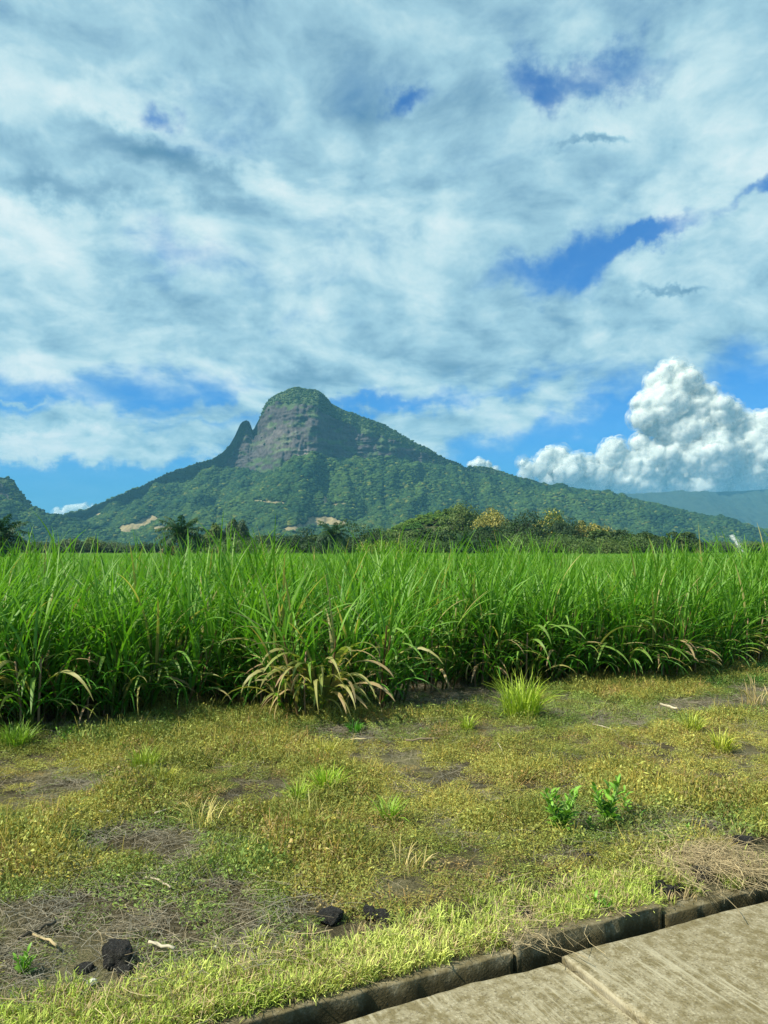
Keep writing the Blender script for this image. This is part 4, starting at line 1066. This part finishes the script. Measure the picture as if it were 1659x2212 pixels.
def clear_of(w):
    return np.all(np.hypot(w[:, None, 0] - KEEP[None, :, 0], w[:, None, 1] - KEEP[None, :, 1]) > KEEP[None, :, 2] * 0.85, 1)
BARE = [(830, 1500, 150, 40), (960, 1505, 200, 45), (300, 1830, 260, 40), (150, 1990, 260, 70), (420, 1990, 200, 80), (300, 2080, 300, 50), (1290, 1545, 170, 28), (1640, 1510, 110, 35), (1500, 1530, 150, 20), (210, 1580, 150, 30), (560, 2060, 120, 40),
        (1420, 1800, 190, 40), (200, 1700, 150, 18), (760, 1590, 140, 18), (1290, 1780, 120, 25), (60, 2130, 120, 50), (460, 2110, 160, 30)]
def bare_mask(x, y):
    z = np.zeros_like(x); px, py = to_px(np.stack([x, y, z], -1)); m = np.zeros_like(x)
    w_ = 0.8 * fbm(x * 2.5, y * 2.5, 0, 3, 0.6, 44)
    for cx, cyy, rx, ry in BARE: m = np.maximum(m, sstep(1.55, 0.35, np.hypot((px - cx) / rx, (py - cyy) / ry) + w_))
    return m
def cover_protos():
    out = []
    for k in range(8):                                   # creeping leafy weed
        r = np.random.default_rng(400 + k); mb = MB(); n = 330
        rad = 0.17 * np.sqrt(r.random(n)); a = r.random(n) * 6.283; hh = (0.02 + 0.075 * r.random(n)) * (1.15 - rad / 0.22)
        P = np.stack([np.cos(a) * rad, np.sin(a) * rad, hh], -1)
        nar = r.random(n) < 0.5; V, Q = leaf_cards(P, np.stack([np.cos(a) * 0.3, np.sin(a) * 0.3, np.full(n, 0.9)], -1) + r.normal(0, .3, (n, 3)), 0.0080 * np.where(nar, 2.0, 1.0) * r.uniform(0.6, 1.35, n), r, np.where(nar, 0.22, 1.1)[:, None])
        c = np.clip(r.normal(1.0, 0.25, n), 0.5, 1.6)[:, None] * np.ones(3); yb = r.random(n) < 0.16; c[yb] *= np.array([1.3, 1.05, 0.8])
        mb.add(V, Q, None, np.repeat(c, 4, 0))
        for j in range(16):
            p0 = np.array([*(r.normal(0, 0.06, 2)), 0.0]); p1 = p0 + np.array([*(r.normal(0, 0.07, 2)), r.uniform(0.03, 0.11)]); d = np.array([0.0022, 0.0016, 0])
            mb.add([p0 - d, p0 + d, p1 + d * 0.5, p1 - d * 0.5], [(0, 1, 2, 3)], None, np.array([1.3, 1.0, 0.9]) * r.uniform(0.6, 1.3))
        out.append(mb.mesh('weed_%d' % k, M['leaf_i']))
    return out
def grass_proto(seed, n, h, sp, w, mat, lean=0.5, name='tuft'):
    r = np.random.default_rng(seed); mb = MB()
    for k in range(n):
        a = r.random() * 6.283; rad = sp * math.sqrt(r.random())
        V, Q, q = blade(a + r.normal(0, 0.9), R(abs(r.normal(0, 18))), h * r.uniform(0.5, 1.2), w, R(r.uniform(10, 90) * lean * 1.4), 1.6, r, 4, (math.cos(a) * rad, math.sin(a) * rad, -0.005), r.normal(0, 0.5), 1)
        mb.add(V, Q, None, np.ones(3) * r.uniform(0.65, 1.3))
    return mb.mesh(name, mat)
def straw_proto(seed, n, L, mat):
    r = np.random.default_rng(seed); mb = MB()
    for k in range(n):
        a = r.random() * 6.283; l = L * r.uniform(0.3, 1.2); c = np.array([*(r.normal(0, 0.10, 2)), 0.012 + 0.03 * abs(r.normal())])
        d = np.array([math.cos(a), math.sin(a), r.normal(0, 0.18)]); sd = np.array([-math.sin(a), math.cos(a), 0]); bend = r.normal(0, 0.12) * l
        w = r.uniform(0.0006, 0.0018); V = []
        for q in (-1, -0.33, 0.33, 1):
            p = c + d * l * 0.5 * q + sd * bend * (q * q) ; V += [p - sd * w, p + sd * w + np.array([0, 0, w * 0.8])]
        mb.add(V, [(0, 1, 3, 2), (2, 3, 5, 4), (4, 5, 7, 6)], None, np.ones(3) * r.uniform(0.5, 1.35))
    return mb.mesh('straw_%d' % seed, mat)

def build_verge():
    r = np.random.default_rng(31)
    def pts(n, t0, t1, s0=-11, s1=15):
        s = r.uniform(s0, s1, n); t = r.uniform(t0, t1, n); w = st2w(s, t)
        ok = (np.abs(w[:, 0]) < 0.60 * w[:, 1] + 1.2); return w[ok], s[ok], t[ok]
    # creeping weeds
    w, s, t = pts(18500, T_KB + 0.42, T_CANE + 0.9)
    b = bare_mask(w[:, 0], w[:, 1]); pat = fbm(s * 1.1, t * 1.3, 0, 4, 0.6, 61)
    keep = r.random(len(w)) < np.clip(0.92 + 1.5 * pat, 0.12, 1) * (1 - 0.86 * b); keep &= clear_of(w); w, s, t, b, pat = [q[keep] for q in (w, s, t, b, pat)]
    n = len(w); big = fbm(s * 0.55, t * 0.6, 3, 3, 0.55, 71)
    q = np.clip(0.52 + 0.95 * big + r.normal(0, 0.16, n), 0, 1)[:, None]
    col = np.array([0.140, 0.190, 0.042]) * (1 - q) + np.array([0.275, 0.300, 0.080]) * q
    br = (r.random(n) < 0.10 + 0.12 * np.clip(-pat, 0, 1))[:, None]; col = np.where(br, np.array([0.22, 0.19, 0.08]), col)
    gn = (np.clip(b, 0, 1) > 0.25)[:, None]; col = np.where(gn, col * np.array([0.62, 0.82, 0.8]), col)
    sc = r.uniform(0.6, 1.3, n) * (1 + 0.45 * np.clip(pat, -1, 1)); scl = np.stack([sc, sc, sc * r.uniform(0.7, 1.4, n) * (1 + 1.3 * np.clip(pat, -0.5, 1)) * (1 - 0.4 * b)], -1)
    rot = np.column_stack([r.normal(0, 0.12, (n, 2)), r.random(n) * 6.28])
    o = scatter('ground_cover', np.column_stack([w, gz(w[:, 0], w[:, 1])]), rot, scl, r.integers(0, 8, n), col * np.array([1.2, 1.12, 1.08]) * r.uniform(0.75, 1.25, n)[:, None], cover_protos())
    tag(o, 'low yellowish olive creeping weeds covering the verge', 'ground cover')
    # dry straw litter
    w, s, t = pts(15000, T_KB + 0.25, T_CANE + 1.0); b = bare_mask(w[:, 0], w[:, 1])
    keep = r.random(len(w)) < 0.13 + 0.72 * b; w = w[keep]; b = b[keep]; n = len(w)
    pr = [straw_proto(500 + k, 26, 0.20, M['straw_i']) for k in range(6)]
    q = r.random(n)[:, None]; col = np.array([0.24, 0.20, 0.13]) * (1 - q) + np.array([0.17, 0.165, 0.135]) * q
    sc = r.uniform(0.5, 1.05, n)
    o = scatter('straw_litter', np.column_stack([w, gz(w[:, 0], w[:, 1]) + 0.004]), np.column_stack([np.zeros((n, 2)), r.random(n) * 6.28]), np.stack([sc] * 3, -1), r.integers(0, 6, n), col, pr)
    tag(o, 'dry grey straw and dead stems littering the bare soil', 'straw')
    # lighter grass ribbon along the kerb
    n = 12000; s = r.uniform(-6, 9, n); t = T_KB - 0.07 + np.abs(r.normal(0, 0.19, n)); w = st2w(s, t)
    px, py = to_px(np.column_stack([w, np.zeros(n)]))
    dryz = (px > 1490); keep = (~dryz | (r.random(n) < 0.12) | (t > T_KB + 0.42)) & (np.abs(w[:, 0]) < 0.62 * w[:, 1] + 0.8) & clear_of(w) & (r.random(n) < np.clip(0.85 + 0.8 * fbm(s * 1.4, t * 2, 0, 3, 0.5, 88), 0.2, 1))
    w, s, t = w[keep], s[keep], t[keep]; n = len(w)
    q = np.clip(0.5 + 0.8 * fbm(s * 1.0, t * 2, 0, 3, 0.5, 90) + r.normal(0, 0.2, n), 0, 1)[:, None]
    col = np.array([0.34, 0.45, 0.07]) * (1 - q) + np.array([0.56, 0.60, 0.17]) * q
    dr = (r.random(n) < 0.26)[:, None]; col = np.where(dr, np.array([0.42, 0.33, 0.17]), col)
    gp = [grass_proto(600 + k, 24, 0.080, 0.05, 0.0028, M['leaf_i'], 0.9, 'verge_tuft_%d' % k) for k in range(6)]
    sc = r.uniform(0.6, 1.35, n)
    o = scatter('verge_grass', np.column_stack([w, gz(w[:, 0], w[:, 1])]), np.column_stack([r.normal(0, .15, (n, 2)), r.random(n) * 6.28]), np.stack([sc] * 3, -1), r.integers(0, 6, n), col, gp)
    tag(o, 'pale yellow green grass fringe along the kerb', 'grass')
    # straw mat hanging over the kerb at the right, and thin dry stems in the fringe
    P, Ro, S_, C_ = [], [], [], []
    for k in range(300):
        if r.random() < 0.66: px, py = r.uniform(1500, 1740), 0; s0 = w2st(*gnd(px, 1930)[:2])[0]; t0 = T_DR + 0.04 + r.random() * 0.5
        elif r.random() < 0.07: s0 = w2st(*gnd(r.uniform(1080, 1180), 2020)[:2])[0]; t0 = T_KB - 0.10 + r.normal(0, 0.06)
        else: s0 = r.uniform(-3.5, 5); t0 = T_KB + abs(r.normal(0.1, 0.2))
        p = st2w(s0, t0)
        if not clear_of(p[None])[0]: continue
        P.append((p[0], p[1], max(0.02, float(gz(p[0], p[1]))) + r.uniform(0, 0.05))); Ro.append((r.normal(0, .06), r.normal(0, .06), r.random() * 6.28)); S_.append((r.uniform(.6, 1.2),) * 3)
        C_.append(np.array([0.40, 0.32, 0.18]) * r.uniform(0.5, 1.15))
    o = scatter('dry_grass', P, Ro, S_, r.integers(0, 4, len(P)), np.array(C_), [straw_proto(520 + k, 14, 0.30, M['straw_i']) for k in range(4)])
    tag(o, 'tan dead grass matted over the kerb at the right', 'dry grass')
build_verge()

# ------------------------------------------------------------------ stones, stalks, tufts, weeds
def stone_mesh(seed, squash):
    import bmesh
    bm = bmesh.new(); bmesh.ops.create_icosphere(bm, subdivisions=4, radius=1); V = np.array([v.co[:] for v in bm.verts]); T_ = np.array([[v.index for v in f.verts] for f in bm.faces]); bm.free()
    r = np.random.default_rng(seed)
    for k in range(9):                                    # knock flats off
        d = r.normal(size=3); d /= np.linalg.norm(d); lim = r.uniform(0.62, 0.9); h = V @ d; V = V - np.clip(h - lim, 0, None)[:, None] * d * 0.85
    V = V * (1 + 0.30 * fbm(V[:, 0] * 2.2 + seed, V[:, 1] * 2.2, V[:, 2] * 2.2, 6, 0.68, seed))[:, None]
    V[:, 2] *= squash; V[:, 1] *= r.uniform(0.75, 1.0)
    return make_mesh('stone', V, T_, M['stone'], smooth=True)
def build_small():
    r = np.random.default_rng(41); sm = [stone_mesh(k * 3 + 1, 1.0) for k in range(7)]
    for k, (px, py, w, sq, lab) in enumerate(STONES):
        p = gnd(px, py); d = math.hypot(p[1], CAMZ); rad = w / 2 / F * d * 0.95; z = float(gz(p[0], p[1]))
        o = tag(obj('basalt_stone', sm[k % 7], None, (p[0], p[1] + rad * 0.5, z + rad * sq * 0.42), r.random() * 6.28), lab, 'stone', 'dark stones on the verge')
        o.scale = (rad, rad, rad * sq)
    for px, py, w, lab in ((466, 2070, 11, 'small white pebble on bare soil in the lower left'), (197, 2146, 20, 'flat whitish scrap of stone near the largest basalt stone')):
        p = gnd(px, py); rad = w / 2 / F * 4.6; me = sm[2].copy(); me.materials.clear(); me.materials.append(M['white_stone'])
        o = tag(obj('white_pebble', me, None, (p[0], p[1], float(gz(p[0], p[1])) + rad * 0.5), 1.0), lab, 'pebble'); o.scale = (rad, rad * 0.8, rad * 0.7)
    # fallen cane stalks
    ST = [((1427, 1526), (1463, 1540), .016, (0.62, 0.55, 0.40), 'pale thick cane stalk lying on bare soil at right'), ((71, 2051), (122, 2079), .008, (0.50, 0.40, 0.22), 'tan stalk lying above the largest stone, lower left'), ((322, 2074), (377, 2089), .010, (0.58, 0.52, 0.38), 'whitish stalk right of the largest stone'),
        ((314, 1927), (368, 1952), .007, (0.46, 0.40, 0.28), 'thin stalk across the dark straw patch on the left'), ((38, 2060), (120, 2022), .010, (0.10, 0.085, 0.06), 'dark branch lying on straw at lower left'), ((876, 1610), (949, 1607), .012, (0.24, 0.19, 0.12), 'long grey brown stalk lying in weeds near the middle'),
        ((758, 1608), (793, 1610), .008, (0.52, 0.44, 0.24), 'short yellowish stalk below the straw leaved cane clump'), ((213, 1782), (240, 1780), .013, (0.55, 0.52, 0.45), 'short chalky stalk on the bare strip at left'), ((334, 1782), (403, 1756), .009, (0.46, 0.39, 0.27), 'slanting stalk at the right end of the left bare strip'),
        ((1280, 1577), (1330, 1592), .007, (0.50, 0.44, 0.32), 'thin pale stalk right of the bright grass tuft'), ((1075, 1622), (1092, 1668), .006, (0.55, 0.48, 0.33), 'thin stalk pointing at the camera in mid verge'), ((650, 2095), (705, 2118), .005, (0.52, 0.42, 0.22), 'thin straw lying on the kerb grass'),
        ((1350, 1500), (1380, 1508), .009, (0.40, 0.34, 0.24), 'short stalk on the bare soil near the cane at right')]
    for (a, b, rad, c, lab) in ST:
        p, q = gnd(*a), gnd(*b); n = 6; f = np.linspace(0, 1, n)[:, None]; P = p * (1 - f) + q * f; L = np.linalg.norm(q - p)
        P[:, :2] += 0.05 * L * r.normal(size=(1, 2)) * np.sin(np.pi * f); P[:, 2] = gz(P[:, 0], P[:, 1]) + rad + 0.035 + 0.02 * r.random(n)
        V, Q, T_ = tube(P - P[0], rad * (1 + 0.1 * r.normal(size=n)), 7); cc = np.array(c) * 0.72 * (1 + 0.15 * r.normal(size=len(V)))[:, None]
        tag(obj('dry_stalk', make_mesh('dry_stalk', V, [np.array(Q), np.array(T_)], M['straw'], cc), None, P[0]), lab, 'dry stalk', 'dry stalks on the verge')
    # bright tufts
    TF = [(1130, 1558, 100, 92, (0.20, 0.30, 0.03), 170, 'large bright yellow green grass tuft at the cane edge'), (708, 1722, 56, 42, (0.20, 0.33, 0.03), 150, 'bright yellow green tuft in the middle of the verge, biggest there'), (644, 1748, 26, 40, (0.20, 0.31, 0.04), 50, 'small green tuft just left of the biggest middle tuft'),
        (840, 1786, 36, 42, (0.16, 0.30, 0.03), 60, 'green tuft right of and below the biggest middle tuft'), (308, 1675, 76, 56, (0.17, 0.24, 0.04), 110, 'wispy green tuft on the left of the verge below the cane'), (1010, 1585, 34, 26, (0.20, 0.28, 0.04), 50, 'small yellow green tuft left of the large tuft at the cane edge'),
        (765, 1588, 32, 20, (0.06, 0.20, 0.02), 60, 'low deep green tuft below the straw leaved cane clump'), (28, 1632, 70, 40, (0.13, 0.24, 0.03), 120, 'green grass clump at the left edge below the cane'), (1497, 1588, 40, 34, (0.22, 0.28, 0.04), 60, 'yellowish tuft on the right of the verge below the pale stalk'),
        (1562, 1632, 46, 34, (0.24, 0.29, 0.04), 70, 'yellowish tuft nearest the right edge in the upper verge'), (352, 1712, 40, 34, (0.24, 0.27, 0.05), 60, 'yellowish tuft below the wispy green tuft on the left'), (700, 1640, 44, 26, (0.24, 0.27, 0.05), 60, 'yellow tuft below the straw leaved cane clump'),
        (430, 1800, 90, 70, (0.34, 0.32, 0.13), 26, 'tall thin straw coloured grass beside the left bare strip'), (880, 1905, 110, 60, (0.36, 0.32, 0.15), 16, 'pale arching dead grass tuft in the lower middle'), (660, 1800, 80, 70, (0.28, 0.30, 0.10), 26, 'thin seeding grass below the biggest middle tuft'), (1640, 1530, 80, 60, (0.30, 0.26, 0.14), 26, 'dry grass tuft by the pale soil at the right edge')]
    for k, (px, py, w, h, c, nb, lab) in enumerate(TF):
        p = gnd(px, py); d = p[1]; sp = w / F * d * 0.36; hh = h / F * d * (1.05 if w > 75 else 1.5)
        me = grass_proto(900 + k, int(nb * 1.7), hh, sp, max(0.0045, 0.0009 * d) * 1.1, M['leaf'], 0.7, 'grass_tuft')
        a = me.attributes['col']; v = np.zeros(len(me.vertices) * 4, np.float32); a.data.foreach_get('color', v); v = v.reshape(-1, 4); v[:, :3] *= np.array(c) * np.array([1.55, 1.4, 1.2]); a.data.foreach_set('color', v.ravel())
        tag(obj('grass_tuft', me, None, (p[0], p[1] + sp * 0.5, float(gz(p[0], p[1])))), lab, 'grass tuft', 'grass tufts on the verge')
    # green turf strip by the cane on the right
    P, S_, C_ = [], [], []
    for k in range(420):
        q = gnd(r.uniform(1520, 1740), r.uniform(1448, 1482)); P.append((q[0], q[1], float(gz(q[0], q[1])))); S_.append((r.uniform(.8, 1.6),) * 3); C_.append(np.array([0.07, 0.17, 0.03]) * r.uniform(.7, 1.4))
    o = scatter('turf', P, np.column_stack([np.zeros((420, 2)), r.random(420) * 6.28]), S_, r.integers(0, 3, 420), np.array(C_), [grass_proto(640 + k, 26, 0.11, 0.09, 0.006, M['leaf_i'], 0.8, 'turf_%d' % k) for k in range(3)])
    tag(o, 'strip of fresh green turf at the cane edge on the right', 'turf')
    # broad leaved weeds
    def broad(L, W, seed):
        q = np.linspace(0, 1, 7); th = R(35) + R(55) * q; d = np.stack([np.sin(th), 0 * th, np.cos(th)], -1); P = np.concatenate([[np.zeros(3)], np.cumsum(d[:-1] * L / 6, 0)])
        w = W * 0.5 * np.sin(np.pi * np.clip(q * 0.96 + 0.03, 0, 1)) ** 0.8; up = np.stack([np.cos(th), 0 * th, -np.sin(th)], -1); sd = np.array([0, 1.0, 0])
        A = np.stack([P + sd * w[:, None] + up * w[:, None] * -0.25, P, P - sd * w[:, None] + up * w[:, None] * -0.25], 1).reshape(-1, 3); Q = []
        for i in range(6):
            for j in range(2): a = i * 3 + j; Q.append((a, a + 1, a + 4, a + 3))
        g = np.random.default_rng(seed).uniform(0.75, 1.3); c = np.tile(np.array([0.15, 0.30, 0.035]) * g, (21, 1)); c[1::3] *= 1.25
        return make_mesh('leaf', A, Q, M['leaf'], c, True)
    LF = [broad(1, 0.34, k) for k in range(5)]
    WD = [(1213, 1808, 86, 92, 8, 'leafy green weed, left of the two tall ones near the right kerb'), (1312, 1795, 66, 96, 7, 'leafy green weed, right of the two tall ones near the right kerb'), (1276, 1800, 26, 26, 1, 'tiny leafy seedling between the two tall weeds'), (1386, 1792, 24, 24, 1, 'tiny leafy seedling right of the two tall weeds'),
        (1488, 1818, 22, 20, 1, 'pale seedling farther right near the half sunk stone'), (1350, 1768, 30, 60, 1, 'slender leafy weed touching the right tall weed'), (140, 1622, 46, 30, 4, 'dark green leafy weed below the cane at left'), (50, 2125, 40, 36, 4, 'leafy green weed in the lower left corner of the verge'), (1296, 1978, 52, 24, 4, 'bright green weed growing at the kerb'),
        (260, 1636, 30, 18, 3, 'low green weed at the left below the cane')]
    for k, (px, py, w, h, ns, lab) in enumerate(WD):
        q = np.random.default_rng(60 + k); p = gnd(px, py); d = math.hypot(p[1], CAMZ); H = h / F * d * 1.12; Wd = w / F * d * 1.35
        t = tag(empty('leafy_weed', (p[0], p[1], float(gz(p[0], p[1])))), lab, 'weed', 'broad leaved weeds on the verge')
        for j in range(ns):
            a = j * 2.4 + q.random(); sp = Wd * 0.28 * (0 if ns == 1 else 1); hh = H * q.uniform(0.7, 1.0); e = np.array([math.cos(a) * sp, math.sin(a) * sp, hh * 0.9])
            P = np.array([[0, 0, -0.01], e * np.array([0.35, 0.35, 0.4]), e]); V, Q, T_ = tube(P, [0.005, 0.004, 0.0025], 5)
            obj('stem', make_mesh('stem', V, [np.array(Q), np.array(T_)], M['leaf'], np.tile([0.10, 0.17, 0.04], (len(V), 1))), t)
            nlv = 12 if h > 50 else 6
            for i in range(nlv):
                f = 0.12 + 0.88 * i / (nlv - 1); pp = P[0] * (1 - f) ** 2 + 2 * f * (1 - f) * P[1] + f * f * P[2]
                o = obj('leaf', LF[int(q.integers(0, 5))], t, pp); L = (0.125 if h > 50 else 0.085) * q.uniform(0.75, 1.2) * (1.1 - 0.45 * f); o.scale = (L, L, L)
                o.rotation_euler = (q.normal(0, 0.2), R(-18 * f) + q.normal(0, 0.15), i * 2.4 + q.normal(0, 0.3) + a)
build_small()

# ------------------------------------------------------------------ irrigation jet over the field
def build_jet():
    r = np.random.default_rng(71); Y = 95.0; b = at(1608, 1197, Y); e = at(1580, 1156, Y)
    t = tag(empty('irrigation_sprinkler', (b[0], Y, 0)), 'white water jet of a field sprinkler above the cane at right', 'sprinkler')
    V, Q, T_ = tube(np.array([[0, 0, -0.05], [0, 0, b[2] - 0.3], [0, 0, b[2]]]), [0.05, 0.05, 0.04], 8); obj('riser_pipe', make_mesh('riser_pipe', V, [np.array(Q), np.array(T_)], M['pipe']), t)
    dv = (e - b); V, Q, T_ = tube(np.array([[0, 0, b[2]], np.array([0, 0, b[2]]) + dv * 0.08]), [0.04, 0.02], 8); obj('nozzle', make_mesh('nozzle', V, [np.array(Q), np.array(T_)], M['pipe']), t)
    n = 5200; f = r.random(n) ** 0.8; side = np.array([1, 0, 0.3])
    P = np.array([0, 0, b[2]]) + dv[None] * f[:, None] + (r.normal(0, 1, n) * (0.02 + 0.10 * f))[:, None] * side + np.outer(r.normal(0, 0.25, n) * f, [0, 1, 0])
    far = r.random(n) < 0.30; P[far] += np.stack([np.abs(r.normal(0, 0.7, n)) * f, r.normal(0, .3, n), -np.abs(r.normal(0, 0.9, n)) * f], -1)[far]
    s = 0.010; du = dv / np.linalg.norm(dv) * 0.05
    A = np.stack([P, P + np.array([s, 0, 0]), P + np.array([s * .5, s, 0]), P + du], 1).reshape(-1, 3); k = np.arange(n)[:, None] * 4
    T_ = np.concatenate([k + np.array([[0, 2, 1]]), k + np.array([[0, 1, 3]]), k + np.array([[1, 2, 3]]), k + np.array([[2, 0, 3]])])
    m, T, o = mat_new('water_drops'); p = T.new('ShaderNodeBsdfPrincipled'); p.inputs['Base Color'].default_value = (0.85, 0.9, 0.92, 1); p.inputs['Roughness'].default_value = 0.3; T.l.new(p.outputs[0], o.inputs[0])
    kind(obj('water_spray', make_mesh('water_spray', A, T_, m), t), 'stuff')
build_jet()
